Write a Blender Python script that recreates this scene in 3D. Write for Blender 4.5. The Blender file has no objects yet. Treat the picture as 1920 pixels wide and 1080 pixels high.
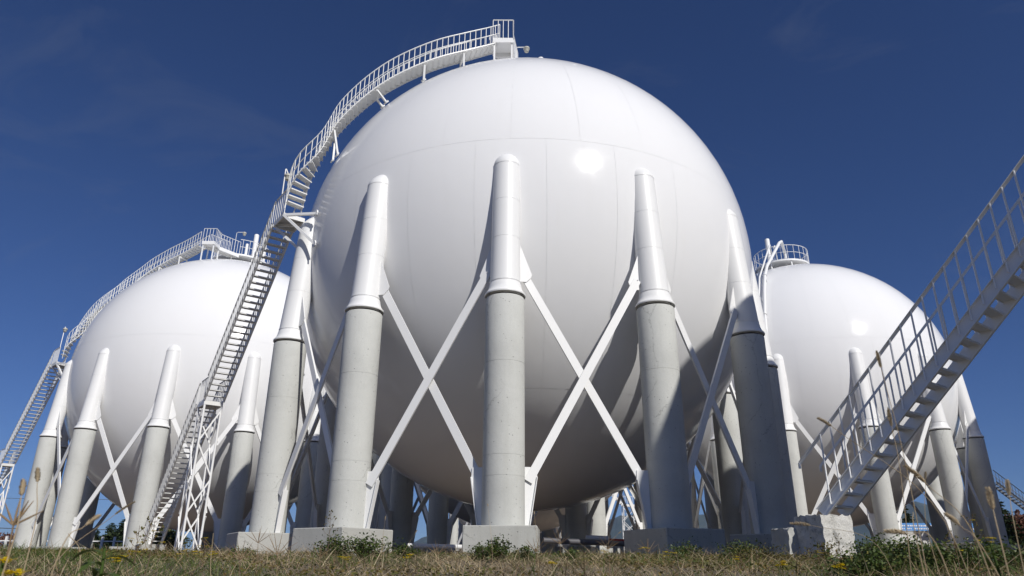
import bpy, math, random
import numpy as np
from mathutils import Matrix, Vector

# ------------------------------------------------------------------ camera, sky, sun, exposure
S = bpy.context.scene
COL = S.collection
PI = math.pi
PITCH, ROLL, FPX = 0.37594, 0.00519, 1321.46      # focal length in pixels of a 1920 px wide frame
cam_d = bpy.data.cameras.new('camera')
cam = bpy.data.objects.new('camera', cam_d)
COL.objects.link(cam)
cam_d.sensor_width = 36.0
cam_d.lens = FPX / 1920 * 36.0
cam_d.clip_start = 0.05
cam_d.clip_end = 30000
cam.matrix_world = Matrix.Rotation(PI / 2 + PITCH, 4, 'X') @ Matrix.Rotation(ROLL, 4, 'Z')
cam_d.dof.use_dof = True
cam_d.dof.focus_distance = 17.0
cam_d.dof.aperture_fstop = 7.1
S.camera = cam

SUN_AZ, SUN_EL = math.radians(148.3), math.radians(37.5)
sdir = Vector((math.sin(SUN_AZ) * math.cos(SUN_EL), math.cos(SUN_AZ) * math.cos(SUN_EL), math.sin(SUN_EL)))
W = bpy.data.worlds.new('World')
S.world = W
W.use_nodes = True
wn, wl = W.node_tree.nodes, W.node_tree.links
wn.clear()
sky = wn.new('ShaderNodeTexSky')
sky.sky_type = 'NISHITA'
sky.sun_disc = False
sky.sun_elevation = SUN_EL
sky.sun_rotation = SUN_AZ
sky.altitude = 1200
sky.air_density = 1.0
sky.dust_density = 0.0
sky.ozone_density = 3.0
bg = wn.new('ShaderNodeBackground')
bg.inputs['Strength'].default_value = 0.050
wo = wn.new('ShaderNodeOutputWorld')
# faint high cirrus veils over the whole sky
tc = wn.new('ShaderNodeTexCoord')
mp = wn.new('ShaderNodeMapping'); mp.inputs['Scale'].default_value = (2.2, 5.0, 7.0); mp.inputs['Rotation'].default_value = (0.3, 0.5, 0.6)
nz = wn.new('ShaderNodeTexNoise'); nz.inputs['Scale'].default_value = 1.3; nz.inputs['Detail'].default_value = 7; nz.inputs['Roughness'].default_value = 0.62; nz.inputs['Distortion'].default_value = 0.9
rp = wn.new('ShaderNodeMapRange'); rp.inputs['From Min'].default_value = 0.56; rp.inputs['From Max'].default_value = 0.85
rp.inputs['To Min'].default_value = 0.0; rp.inputs['To Max'].default_value = 0.20
mx = wn.new('ShaderNodeMix'); mx.data_type = 'RGBA'
mx.inputs['B'].default_value = (3.2, 3.6, 4.6, 1)
wl.new(tc.outputs['Generated'], mp.inputs['Vector']); wl.new(mp.outputs['Vector'], nz.inputs['Vector'])
wl.new(nz.outputs['Fac'], rp.inputs['Value']); wl.new(rp.outputs['Result'], mx.inputs['Factor'])
tint = wn.new('ShaderNodeMix'); tint.data_type = 'RGBA'; tint.blend_type = 'MULTIPLY'; tint.inputs['Factor'].default_value = 1.0
tint.inputs['B'].default_value = (0.56, 0.74, 1.18, 1)
wl.new(sky.outputs['Color'], tint.inputs['A'])
wl.new(tint.outputs['Result'], mx.inputs['A']); wl.new(mx.outputs['Result'], bg.inputs['Color'])
wl.new(bg.outputs['Background'], wo.inputs['Surface'])

sun_d = bpy.data.lights.new('sun', 'SUN')
sun_d.energy = 4.2
sun_d.angle = math.radians(0.53)
sun_d.color = (1.0, 0.965, 0.91)
sun = bpy.data.objects.new('sun', sun_d)
COL.objects.link(sun)
sun.rotation_mode = 'QUATERNION'
sun.rotation_quaternion = sdir.to_track_quat('Z', 'Y')
S.view_settings.view_transform = 'Standard'
S.view_settings.look = 'None'
S.view_settings.exposure = 0.0
S.view_settings.gamma = 1.0
S.view_settings.use_curve_mapping = False
S.cycles.max_bounces = 6
S.cycles.diffuse_bounces = 4
S.cycles.glossy_bounces = 3
S.cycles.use_denoising = True
S.cycles.sample_clamp_indirect = 4.0

rnd = random.Random(7)
rng = np.random.default_rng(11)

# ------------------------------------------------------------------ helpers
def tag(o, label=None, cat=None, group=None, kind=None):
    if label: o['label'] = label
    if cat: o['category'] = cat
    if group: o['group'] = group
    if kind: o['kind'] = kind
    return o

def link(name, mesh, parent=None, mat=None):
    o = bpy.data.objects.new(name, mesh)
    COL.objects.link(o)
    if parent is not None: o.parent = parent
    if mat is not None: o.matrix_local = mat
    return o

def empty(name, M, label, cat, group=None):
    o = link(name, None, None, M)
    o.empty_display_size = 0.3
    return tag(o, label, cat, group)

class MB:
    """collects simple solids and builds one mesh from them"""
    def __init__(self): self.v, self.f = [], []
    def add(self, vs, fs):
        b = len(self.v)
        self.v += [tuple(p) for p in vs]
        self.f += [tuple(i + b for i in f) for f in fs]
        return self
    def box(self, c, s, M=None):
        x, y, z = s[0] / 2, s[1] / 2, s[2] / 2
        vs = [Vector((c[0] + a * x, c[1] + b * y, c[2] + d * z)) for d in (-1, 1) for b in (-1, 1) for a in (-1, 1)]
        if M is not None: vs = [M @ p for p in vs]
        return self.add(vs, [(0, 2, 3, 1), (4, 5, 7, 6), (0, 1, 5, 4), (2, 6, 7, 3), (0, 4, 6, 2), (1, 3, 7, 5)])
    def bar(self, p0, p1, w, t, up=(0, 0, 1), caps=True):
        p0, p1, up = Vector(p0), Vector(p1), Vector(up)
        d = (p1 - p0).normalized()
        a = d.cross(up)
        if a.length < 1e-4: a = d.cross(Vector((0, 1, 0)))
        a.normalize(); b = a.cross(d)
        vs = []
        for p in (p0, p1):
            for i, j in ((-1, -1), (1, -1), (1, 1), (-1, 1)):
                vs.append(p + a * (w / 2 * i) + b * (t / 2 * j))
        return self.add(vs, [(0, 1, 2, 3), (7, 6, 5, 4), (0, 4, 5, 1), (1, 5, 6, 2), (2, 6, 7, 3), (3, 7, 4, 0)])
    def tube(self, pts, r, n=8, caps=True):
        pts = [Vector(p) for p in pts]
        rs = r if isinstance(r, (list, tuple)) else [r] * len(pts)
        vs, fs = [], []
        ref = None
        for i, p in enumerate(pts):
            d = (pts[min(i + 1, len(pts) - 1)] - pts[max(i - 1, 0)]).normalized()
            if ref is None: ref = d.orthogonal().normalized()
            ref = (ref - d * ref.dot(d)).normalized()
            b = d.cross(ref)
            for k in range(n):
                a = 2 * PI * k / n
                vs.append(p + (ref * math.cos(a) + b * math.sin(a)) * rs[i])
        for i in range(len(pts) - 1):
            for k in range(n):
                k2 = (k + 1) % n
                fs.append((i * n + k, i * n + k2, (i + 1) * n + k2, (i + 1) * n + k))
        if caps:
            fs.append(tuple(range(n - 1, -1, -1)))
            m = (len(pts) - 1) * n
            fs.append(tuple(range(m, m + n)))
        return self.add(vs, fs)
    def lathe(self, prof, n=32, cap=True, off=None):
        vs, fs = [], []
        for i, (r, z) in enumerate(prof):
            oy = off[i] if off else 0.0
            for k in range(n):
                a = 2 * PI * k / n
                vs.append((r * math.cos(a), r * math.sin(a) + oy, z))
        for i in range(len(prof) - 1):
            for k in range(n):
                k2 = (k + 1) % n
                fs.append((i * n + k, i * n + k2, (i + 1) * n + k2, (i + 1) * n + k))
        if cap:
            fs.append(tuple(range(n - 1, -1, -1)))
            m = (len(prof) - 1) * n
            fs.append(tuple(range(m, m + n)))
        return self.add(vs, fs)
    def prism(self, poly, M, t):
        """polygon in local x,z, thickness t along y, moved by M"""
        n = len(poly)
        vs = [M @ Vector((x, -t / 2, z)) for x, z in poly] + [M @ Vector((x, t / 2, z)) for x, z in poly]
        fs = [tuple(range(n)), tuple(range(2 * n - 1, n - 1, -1))]
        fs += [(i, i + n, (i + 1) % n + n, (i + 1) % n) for i in range(n)]
        return self.add(vs, fs)
    def mesh(self, name, mat, smooth=None, bevel=None):
        me = bpy.data.meshes.new(name)
        me.from_pydata(self.v, [], self.f)
        me.materials.append(mat)
        me.update()
        import bmesh
        bm = bmesh.new(); bm.from_mesh(me)
        bmesh.ops.recalc_face_normals(bm, faces=bm.faces)
        if bevel:
            bmesh.ops.bevel(bm, geom=[e for e in bm.edges if e.calc_face_angle(0) > 0.6], offset=bevel, segments=1, affect='EDGES', clamp_overlap=True)
        bm.to_mesh(me); bm.free()
        if smooth is not None:
            me.polygons.foreach_set('use_smooth', [True] * len(me.polygons))
            me.set_sharp_from_angle(angle=math.radians(smooth))
        return me

def np_mesh(name, verts, faces, mat, smooth=False):
    """verts (N,3), faces (M,3 or 4) numpy"""
    me = bpy.data.meshes.new(name)
    k = faces.shape[1]
    me.vertices.add(len(verts)); me.vertices.foreach_set('co', np.ascontiguousarray(verts, dtype=np.float32).ravel())
    me.loops.add(faces.size); me.loops.foreach_set('vertex_index', np.ascontiguousarray(faces, dtype=np.int32).ravel())
    me.polygons.add(len(faces)); me.polygons.foreach_set('loop_start', np.arange(0, faces.size, k, dtype=np.int32))
    if smooth: me.polygons.foreach_set('use_smooth', np.ones(len(faces), dtype=bool))
    me.materials.append(mat)
    me.update(calc_edges=True)
    return me

# ------------------------------------------------------------------ materials
class Nodes:
    def __init__(self, name):
        self.m = bpy.data.materials.new(name); self.m.use_nodes = True
        self.n, self.l = self.m.node_tree.nodes, self.m.node_tree.links
        self.b = self.n['Principled BSDF']
        self.tc = self.n.new('ShaderNodeTexCoord')
    def noise(self, scale, detail=4, rough=0.55, co='Object', stretch=None, dist=0.0):
        t = self.n.new('ShaderNodeTexNoise'); t.inputs['Scale'].default_value = scale
        t.inputs['Detail'].default_value = detail; t.inputs['Roughness'].default_value = rough; t.inputs['Distortion'].default_value = dist
        src = self.tc.outputs[co] if isinstance(co, str) else co
        if stretch:
            m = self.n.new('ShaderNodeMapping'); m.inputs['Scale'].default_value = stretch
            self.l.new(src, m.inputs['Vector']); src = m.outputs['Vector']
        self.l.new(src, t.inputs['Vector'])
        return t.outputs['Fac']
    def ramp(self, fac, stops):
        r = self.n.new('ShaderNodeValToRGB'); e = r.color_ramp.elements
        while len(e) < len(stops): e.new(0.5)
        for i, (p, c) in enumerate(stops): e[i].position = p; e[i].color = (*c, 1) if len(c) == 3 else c
        self.l.new(fac, r.inputs['Fac']); return r.outputs['Color']
    def mr(self, fac, a, b, c, d):
        r = self.n.new('ShaderNodeMapRange')
        for k, v in zip(('From Min', 'From Max', 'To Min', 'To Max'), (a, b, c, d)): r.inputs[k].default_value = v
        self.l.new(fac, r.inputs['Value']); return r.outputs['Result']
    def mix(self, fac, a, b, mode='MIX'):
        m = self.n.new('ShaderNodeMix'); m.data_type = 'RGBA'; m.blend_type = mode
        for k, v in (('Factor', fac), ('A', a), ('B', b)):
            if isinstance(v, (int, float)): m.inputs[k].default_value = v
            elif isinstance(v, tuple): m.inputs[k].default_value = (*v, 1)
            else: self.l.new(v, m.inputs[k])
        return m.outputs['Result']
    def bump(self, h, strength, dist, prev=None):
        b = self.n.new('ShaderNodeBump'); b.inputs['Strength'].default_value = strength; b.inputs['Distance'].default_value = dist
        self.l.new(h, b.inputs['Height'])
        if prev: self.l.new(prev, b.inputs['Normal'])
        return b.outputs['Normal']
    def set(self, k, v):
        if isinstance(v, (int, float)): self.b.inputs[k].default_value = v
        elif isinstance(v, tuple): self.b.inputs[k].default_value = (*v, 1)
        else: self.l.new(v, self.b.inputs[k])

def paint(name, col, rough=0.32, dirt=0.05, coat=0.0, spec=0.5):
    N = Nodes(name)
    big = N.noise(0.25, 5, 0.6)
    streak = N.noise(1.0, 5, 0.6, stretch=(3.0, 3.0, 0.25))
    f = N.mr(big, 0.3, 0.75, 0.0, dirt)
    c1 = N.mix(f, col, tuple(x * 0.72 for x in col))
    f2 = N.mr(streak, 0.55, 0.8, 0.0, dirt * 1.6)
    c2 = N.mix(f2, c1, (col[0] * 0.74, col[1] * 0.72, col[2] * 0.66))
    N.set('Base Color', c2)
    N.set('Roughness', N.mr(N.noise(2.0, 4, 0.6), 0.3, 0.7, rough - 0.03, rough + 0.03))
    N.set('Specular IOR Level', spec)
    b = N.bump(N.noise(1.1, 2, 0.4), 0.12, 0.05)
    N.set('Normal', N.bump(N.noise(60, 2, 0.5), 0.05, 0.004, b))
    return N.m

M_SHELL = paint('tank_shell_paint', (0.80, 0.80, 0.80), 0.135, 0.05, spec=0.14)
M_WHITE = paint('white_steel_paint', (0.80, 0.80, 0.79), 0.42, 0.05, spec=0.4)
M_STAIR = paint('stair_steel_paint', (0.76, 0.76, 0.74), 0.40, 0.12)
M_GALV = paint('worn_grey_stair_paint', (0.84, 0.84, 0.83), 0.36, 0.10)

def concrete(name, base, wear=1.0, lift=False):
    N = Nodes(name)
    big = N.noise(0.8, 6, 0.65)
    c = N.ramp(big, [(0.3, tuple(x * 0.88 for x in base)), (0.5, base), (0.72, tuple(min(1, x * 1.06) for x in base))])
    st = N.noise(2.2, 5, 0.6, stretch=(2.4, 2.4, 0.16))
    c = N.mix(N.mr(st, 0.5, 0.78, 0.0, 0.28 * wear), c, (base[0] * 0.66, base[1] * 0.65, base[2] * 0.6))
    fine = N.noise(38, 4, 0.7)
    c = N.mix(N.mr(fine, 0.35, 0.7, 0.0, 0.34), c, tuple(x * 0.72 for x in base))
    # little blow holes left by the formwork
    v = N.n.new('ShaderNodeTexVoronoi'); v.inputs['Scale'].default_value = 9.0
    N.l.new(N.tc.outputs['Object'], v.inputs['Vector'])
    hole = N.mr(v.outputs['Distance'], 0.08, 0.15, 1.0, 0.0)
    gate = N.mr(N.noise(2.3, 3, 0.6), 0.47, 0.58, 0.0, 1.0)
    m = N.n.new('ShaderNodeMath'); m.operation = 'MULTIPLY'; N.l.new(hole, m.inputs[0]); N.l.new(gate, m.inputs[1])
    c = N.mix(m.outputs[0], c, tuple(x * 0.35 for x in base))
    vc = N.n.new('ShaderNodeTexVoronoi'); vc.feature = 'DISTANCE_TO_EDGE'; vc.inputs['Scale'].default_value = 0.55
    wob = N.n.new('ShaderNodeTexNoise'); wob.inputs['Scale'].default_value = 2.4; wob.inputs['Detail'].default_value = 9; wob.inputs['Roughness'].default_value = .7
    N.l.new(N.tc.outputs['Object'], wob.inputs['Vector'])
    mxv = N.n.new('ShaderNodeMix'); mxv.data_type = 'RGBA'; mxv.inputs['Factor'].default_value = .30
    N.l.new(N.tc.outputs['Object'], mxv.inputs['A']); N.l.new(wob.outputs['Color'], mxv.inputs['B']); N.l.new(mxv.outputs['Result'], vc.inputs['Vector'])
    crack = N.mr(vc.outputs['Distance'], 0.0, 0.0045, 1.0, 0.0)
    cg = N.n.new('ShaderNodeMath'); cg.operation = 'MULTIPLY'; N.l.new(crack, cg.inputs[0]); N.l.new(N.mr(N.noise(0.9, 2, 0.5), 0.5, 0.56, 0, .75), cg.inputs[1])
    c = N.mix(cg.outputs[0], c, tuple(x * 0.45 for x in base))
    N.set('Base Color', c); N.set('Roughness', 0.86); N.set('Specular IOR Level', 0.25)
    b = N.bump(N.noise(5, 6, 0.65), 0.35, 0.02)
    inv = N.n.new('ShaderNodeMath'); inv.operation = 'SUBTRACT'; inv.inputs[0].default_value = 1.0; N.l.new(m.outputs[0], inv.inputs[1])
    b = N.bump(inv.outputs[0], 0.6, 0.012, b)
    N.set('Normal', N.bump(fine, 0.25, 0.006, b))
    return N.m

M_CONC = concrete('column_concrete', (0.55, 0.555, 0.525), 0.8)
M_FOOT = concrete('footing_concrete', (0.44, 0.44, 0.41), 1.6)

def rough_white():
    N = Nodes('flaking_white_concrete')
    n1 = N.noise(3.5, 8, 0.75)
    N.set('Base Color', N.ramp(n1, [(0.38, (0.30, 0.30, 0.28)), (0.47, (0.62, 0.61, 0.57)), (0.7, (0.74, 0.73, 0.70))]))
    N.set('Roughness', 0.9)
    b = N.bump(N.noise(6, 8, 0.8), 0.9, 0.05)
    N.set('Normal', N.bump(N.noise(40, 4, 0.7), 0.5, 0.01, b))
    return N.m
M_BLOCK = rough_white()

def plain(name, col, rough=0.6, var=0.15, scale=3.0, metal=0.0):
    N = Nodes(name)
    N.set('Base Color', N.mix(N.mr(N.noise(scale, 4, 0.6), 0.3, 0.7, 0, 1), tuple(x * (1 - var) for x in col), tuple(min(1, x * (1 + var)) for x in col)))
    N.set('Roughness', rough); N.set('Metallic', metal)
    return N.m

def island(name, stops, rough=0.8, trans=0.25, spec=0.2):
    """plant material, colour differs from blade to blade"""
    N = Nodes(name)
    g = N.n.new('ShaderNodeNewGeometry')
    c = N.ramp(g.outputs['Random Per Island'], stops)
    c = N.mix(N.mr(N.noise(1.1, 4, 0.65, co=g.outputs['Position']), 0.4, 0.65, 0, 0.55), c, tuple(x * 0.5 for x in stops[0][1]))
    N.set('Base Color', c); N.set('Roughness', rough); N.set('Specular IOR Level', spec)
    t = N.n.new('ShaderNodeBsdfTranslucent'); N.l.new(c, t.inputs['Color'])
    ms = N.n.new('ShaderNodeMixShader'); ms.inputs['Fac'].default_value = trans
    out = N.n['Material Output']
    N.l.new(N.b.outputs['BSDF'], ms.inputs[1]); N.l.new(t.outputs['BSDF'], ms.inputs[2]); N.l.new(ms.outputs['Shader'], out.inputs['Surface'])
    return N.m

M_DRY = island('dry_grass_blades', [(0.0, (0.34, 0.26, 0.15)), (0.3, (0.50, 0.40, 0.25)), (0.5, (0.22, 0.15, 0.085)), (0.7, (0.62, 0.52, 0.35)), (0.8, (0.12, 0.12, 0.05)), (0.9, (0.16, 0.10, 0.06)), (1.0, (0.30, 0.21, 0.12))])
M_GREEN = island('green_grass_blades', [(0.0, (0.05, 0.09, 0.02)), (0.5, (0.09, 0.14, 0.03)), (0.8, (0.14, 0.19, 0.05)), (1.0, (0.22, 0.22, 0.09))])
M_LEAF = island('leafy_weed_leaves', [(0.0, (0.035, 0.062, 0.012)), (0.5, (0.065, 0.105, 0.02)), (0.85, (0.12, 0.155, 0.035)), (1.0, (0.24, 0.22, 0.06))], 0.5, 0.2, 0.4)
M_FERN = island('feathery_weed_leaves', [(0.0, (0.10, 0.11, 0.03)), (0.5, (0.17, 0.15, 0.04)), (0.8, (0.21, 0.13, 0.05)), (1.0, (0.07, 0.10, 0.03))], 0.7)
M_STEM = island('brown_stems', [(0.0, (0.17, 0.11, 0.07)), (0.5, (0.26, 0.18, 0.10)), (1.0, (0.11, 0.08, 0.06))], 0.8, 0.0)
M_STRAW = island('straw_stems', [(0.0, (0.50, 0.39, 0.24)), (0.5, (0.62, 0.51, 0.34)), (1.0, (0.42, 0.32, 0.19))], 0.7, 0.25)
M_HEAD = island('foxtail_bristles', [(0.0, (0.66, 0.55, 0.38)), (0.5, (0.74, 0.64, 0.46)), (1.0, (0.55, 0.42, 0.26))], 0.7, 0.45)
M_FLOWER = island('yellow_petals', [(0.0, (0.80, 0.60, 0.01)), (1.0, (0.85, 0.70, 0.02))], 0.6, 0.2)
M_NEEDLE = island('conifer_needles', [(0.0, (0.020, 0.036, 0.016)), (0.6, (0.035, 0.055, 0.022)), (1.0, (0.06, 0.075, 0.03))], 0.8, 0.05)
M_BARK = plain('bark', (0.10, 0.075, 0.055), 0.9)

# ------------------------------------------------------------------ ground
PLATEAU = 0.18
HY = np.array([-60., -6., 0., 2., 4., 6., 9., 12., 15., 18., 60.])
HZ = np.array([-.42, -.40, -.36, -.30, -.21, -.12, -.01, .08, .15, .18, .18])
def gz(x, y):
    h = np.interp(np.hypot(x, y) * np.sign(y) if np.isscalar(y) else np.sign(y) * np.hypot(x, y), HY, HZ)
    return h + 0.02 * np.sin(x * 1.3 + 0.7) * np.cos(y * 0.9) * np.clip((18 - np.abs(y)) / 18, 0, 1)
def ray(px, py, dist):
    """world point seen at photo pixel (px, py) at horizontal distance dist in front"""
    X, Y = px - 960, py - 540
    c, s = math.cos(-ROLL), math.sin(-ROLL)
    X, Y = X * c - Y * s, X * s + Y * c
    x, u = X / FPX, -Y / FPX
    v = Vector((x, math.cos(PITCH) - u * math.sin(PITCH), math.sin(PITCH) + u * math.cos(PITCH)))
    return v * (dist / v.y)

def ground():
    ax = np.unique(np.concatenate([np.linspace(-30, 30, 121), np.array([-2500, -1200, -600, -300, -150, -90, -60, -45, 45, 60, 90, 150, 300, 600, 1200, 2500])]))
    ay = np.unique(np.concatenate([np.linspace(-8, 24, 129), np.array([-2500, -800, -200, -60, -25, 28, 34, 45, 60, 90, 150, 300, 600, 1200, 2600])]))
    X, Y = np.meshgrid(ax, ay)
    Z = gz(X, Y)
    nx, ny = len(ax), len(ay)
    v = np.stack([X, Y, Z], -1).reshape(-1, 3)
    i = (np.arange(ny - 1)[:, None] * nx + np.arange(nx - 1)[None]).ravel()
    f = np.stack([i, i + 1, i + nx + 1, i + nx], 1)
    N = Nodes('dry_soil')
    pos = N.n.new('ShaderNodeNewGeometry').outputs['Position']
    c = N.ramp(N.noise(0.5, 8, 0.65, co=pos), [(0.3, (0.08, 0.06, 0.04)), (0.5, (0.13, 0.10, 0.065)), (0.62, (0.08, 0.08, 0.04)), (0.75, (0.17, 0.14, 0.10))])
    c = N.mix(N.mr(N.noise(25, 4, 0.7, co=pos), 0.3, 0.7, 0, 0.5), c, (0.30, 0.27, 0.21))
    N.set('Base Color', c); N.set('Roughness', 0.95)
    N.set('Normal', N.bump(N.noise(12, 6, 0.7, co=pos), 0.8, 0.05))
    tag(link('ground', np_mesh('ground', v, f, N.m, True)), kind='structure')
ground()

def gravel_bed():
    N = Nodes('gravel_surface')
    pos = N.n.new('ShaderNodeNewGeometry').outputs['Position']
    v = N.n.new('ShaderNodeTexVoronoi'); v.inputs['Scale'].default_value = 16; N.l.new(pos, v.inputs['Vector'])
    c = N.mix(0.85, v.outputs['Color'], (0.22, 0.16, 0.115)); h = N.mix(1.0, c, (0.8, 0.78, 0.74), 'MULTIPLY')
    N.set('Base Color', h); N.set('Roughness', 0.9); N.set('Normal', N.bump(v.outputs['Distance'], 0.8, 0.03))
    xs = np.linspace(-34, 46, 60); ys = np.linspace(18.5, 100, 40)
    X, Y = np.meshgrid(xs, ys); Z = np.full_like(X, PLATEAU + 0.02)
    v_ = np.stack([X, Y, Z], -1).reshape(-1, 3); nx = len(xs)
    i = (np.arange(len(ys) - 1)[:, None] * nx + np.arange(nx - 1)[None]).ravel()
    tag(link('gravel_yard', np_mesh('gravel_yard', v_, np.stack([i, i + 1, i + nx + 1, i + nx], 1), N.m)), kind='structure')
gravel_bed()

# ------------------------------------------------------------------ spherical tanks
NC, R, RC = 13, 9.0, 9.085
ZC = 10.97
STEP = 2 * PI / NC
cache = {}
def get(k, fn):
    if k not in cache: cache[k] = fn()
    return cache[k]

def plate_mesh(lat0, lat1, daz, nu, nv, gap=0.0026, RR=R):
    """curved shell plate, centred on azimuth 0 (towards local -y), with a rim going down into the joint"""
    t0, t1 = math.radians(lat0), math.radians(lat1)
    g = gap / RR
    vs, no, fs = [], [], []
    for j in range(nv + 1):
        t = (t0 + g) + (t1 - t0 - 2 * g) * j / nv
        ga = gap / (RR * max(0.05, math.cos(t)))
        for i in range(nu + 1):
            a = -(daz / 2 - ga) + (daz - 2 * ga) * i / nu
            n = (math.cos(t) * math.sin(a), -math.cos(t) * math.cos(a), math.sin(t))
            no.append(n); vs.append(tuple(RR * q for q in n))
    w = nu + 1
    for j in range(nv):
        for i in range(nu):
            fs.append((j * w + i, j * w + i + 1, (j + 1) * w + i + 1, (j + 1) * w + i))
    rim = [i for i in range(w)] + [j * w + nu for j in range(1, nv + 1)] + [nv * w + i for i in range(nu - 1, -1, -1)] + [j * w for j in range(nv - 1, 0, -1)]
    b = len(vs)
    for r in rim:
        n = no[r]; vs.append(tuple((RR - 0.006) * q for q in n)); no.append(n)
    m = len(rim)
    for q in range(m):
        fs.append((rim[(q + 1) % m], rim[q], b + q, b + (q + 1) % m))
    me = bpy.data.meshes.new('shell_plate')
    me.from_pydata(vs, [], fs); me.materials.append(M_SHELL)
    me.polygons.foreach_set('use_smooth', [True] * len(me.polygons))
    me.update()
    me.normals_split_custom_set_from_vertices(no)
    return me

def cap_mesh(lat0, top=True):
    n, vs, fs = 48, [], []
    m = 8
    s = 1 if top else -1
    for j in range(m):
        t = math.radians(lat0) + (PI / 2 - math.radians(lat0)) * j / m + (0.010 / R if j == 0 else 0)
        for k in range(n):
            a = 2 * PI * k / n
            vs.append((R * math.cos(t) * math.sin(a), -R * math.cos(t) * math.cos(a), s * R * math.sin(t)))
    vs.append((0, 0, s * R))
    for j in range(m - 1):
        for k in range(n):
            k2 = (k + 1) % n; q = (j * n + k, j * n + k2, (j + 1) * n + k2, (j + 1) * n + k)
            fs.append(q if top else q[::-1])
    for k in range(n):
        q = ((m - 1) * n + k, (m - 1) * n + (k + 1) % n, m * n); fs.append(q if top else q[::-1])
    me = bpy.data.meshes.new('shell_plate'); me.from_pydata(vs, [], fs); me.materials.append(M_SHELL)
    me.polygons.foreach_set('use_smooth', [True] * len(me.polygons)); me.update()
    me.normals_split_custom_set_from_vertices([tuple(c / R for c in v) for v in vs])
    return me

def backing_mesh():
    mb = MB(); prof = []
    rr = R - 0.0055
    vs, fs, n, m = [], [], 96, 48
    vs.append((0, 0, -rr))
    for j in range(1, m):
        t = -PI / 2 + PI * j / m
        for k in range(n):
            a = 2 * PI * k / n; vs.append((rr * math.cos(t) * math.cos(a), rr * math.cos(t) * math.sin(a), rr * math.sin(t)))
    vs.append((0, 0, rr))
    for k in range(n): fs.append((0, 1 + (k + 1) % n, 1 + k))
    for j in range(m - 2):
        for k in range(n):
            k2 = (k + 1) % n; fs.append((1 + j * n + k, 1 + j * n + k2, 1 + (j + 1) * n + k2, 1 + (j + 1) * n + k))
    e = len(vs) - 1
    for k in range(n): fs.append((1 + (m - 2) * n + k, 1 + (m - 2) * n + (k + 1) % n, e))
    me = bpy.data.meshes.new('shell'); me.from_pydata(vs, [], fs); me.materials.append(M_SHELL)
    me.polygons.foreach_set('use_smooth', [True] * len(me.polygons)); me.update()
    return me

BANDS = [(-72, -54.5, 13, .2, 3, 4), (-54.5, -41.8, 26, .25, 3, 3), (-41.8, 8.0, 26, .25, 4, 14), (8.0, 41.5, 26, 0., 4, 10), (41.5, 63, 13, .5, 6, 6)]

def col_mesh():
    r = 0.535
    prof = [(r, 0.84)]
    for z in (2.07, 2.58, 4.98):
        prof += [(r, z - .05), (r, z - 0.006), (r - 0.005, z - 0.004), (r - 0.005, z + 0.004), (r, z + 0.006), (r, z + .05)]
    prof += [(r, 6.80), (r - 0.012, 6.83)]
    return MB().lathe(prof, 48).mesh('column', M_CONC, 35)
def lean(z): return max(0.0, z - 7.35) / 3.85 * .25            # the sleeve leans into the shell towards its top
def sleeve_mesh():
    rr = .415
    prof = [(.43, 6.90), (.43, 7.26), (.43, 7.30), (.438, 7.301), (.438, 7.335), (.428, 7.336), (.425, 7.40)]
    for z in (8.66, 9.9):
        prof += [(rr, z - .06), (rr, z - .006), (rr - .005, z - .004), (rr - .005, z + .004), (rr, z + .006), (rr, z + .06)]
    prof += [(.405, 11.10), (.402, 11.16), (.409, 11.161), (.409, 11.20), (.40, 11.201)]
    return MB().lathe(prof, 48, cap=False, off=[lean(z) for _, z in prof]).mesh('sleeve', M_WHITE, 35)
def capd_mesh():
    prof, off = [], []
    for j in range(13):
        t = j / 12
        prof.append((max(.004, .40 * (1 - t ** 1.9) ** .62), 11.2 + .60 * t)); off.append(lean(11.2) + 0.30 * t ** 1.4)
    return MB().lathe(prof, 40, off=off).mesh('cap', M_WHITE, 60)
def collar_mesh():
    prof = [(.432, 7.27), (.445, 7.24), (.462, 7.14), (.492, 7.05), (.538, 6.985), (.568, 6.95), (.572, 6.925), (.566, 6.905), (.552, 6.90), (.55, 6.95), (.44, 7.00)]
    return MB().lathe(prof, 40, cap=False).mesh('collar', M_WHITE, 30)
HA = PI / NC
def gus_up(s):
    M = Matrix.Rotation(s * HA, 4, 'Z')
    m = MB().prism([(s * x, z) for x, z in ((.30, 8.62), (.385, 8.60), (.76, 7.62), (.72, 7.52), (.60, 7.40), (.30, 7.40))], M, .03)
    return m.mesh('gusset', M_WHITE)
def gus_low(s):
    M = Matrix.Rotation(s * HA, 4, 'Z')
    m = MB().prism([(s * x, z) for x, z in ((.40, .885), (.66, .885), (.86, 2.10), (.84, 2.34), (.46, 2.34))], M, .04)
    m.prism([(s * x, z) for x, z in ((.642, .885), (.662, .885), (.862, 2.10), (.842, 2.10))], M, .16)
    return m.mesh('lower_gusset', M_WHITE)
CH = 2 * RC * math.sin(PI / NC)
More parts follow.
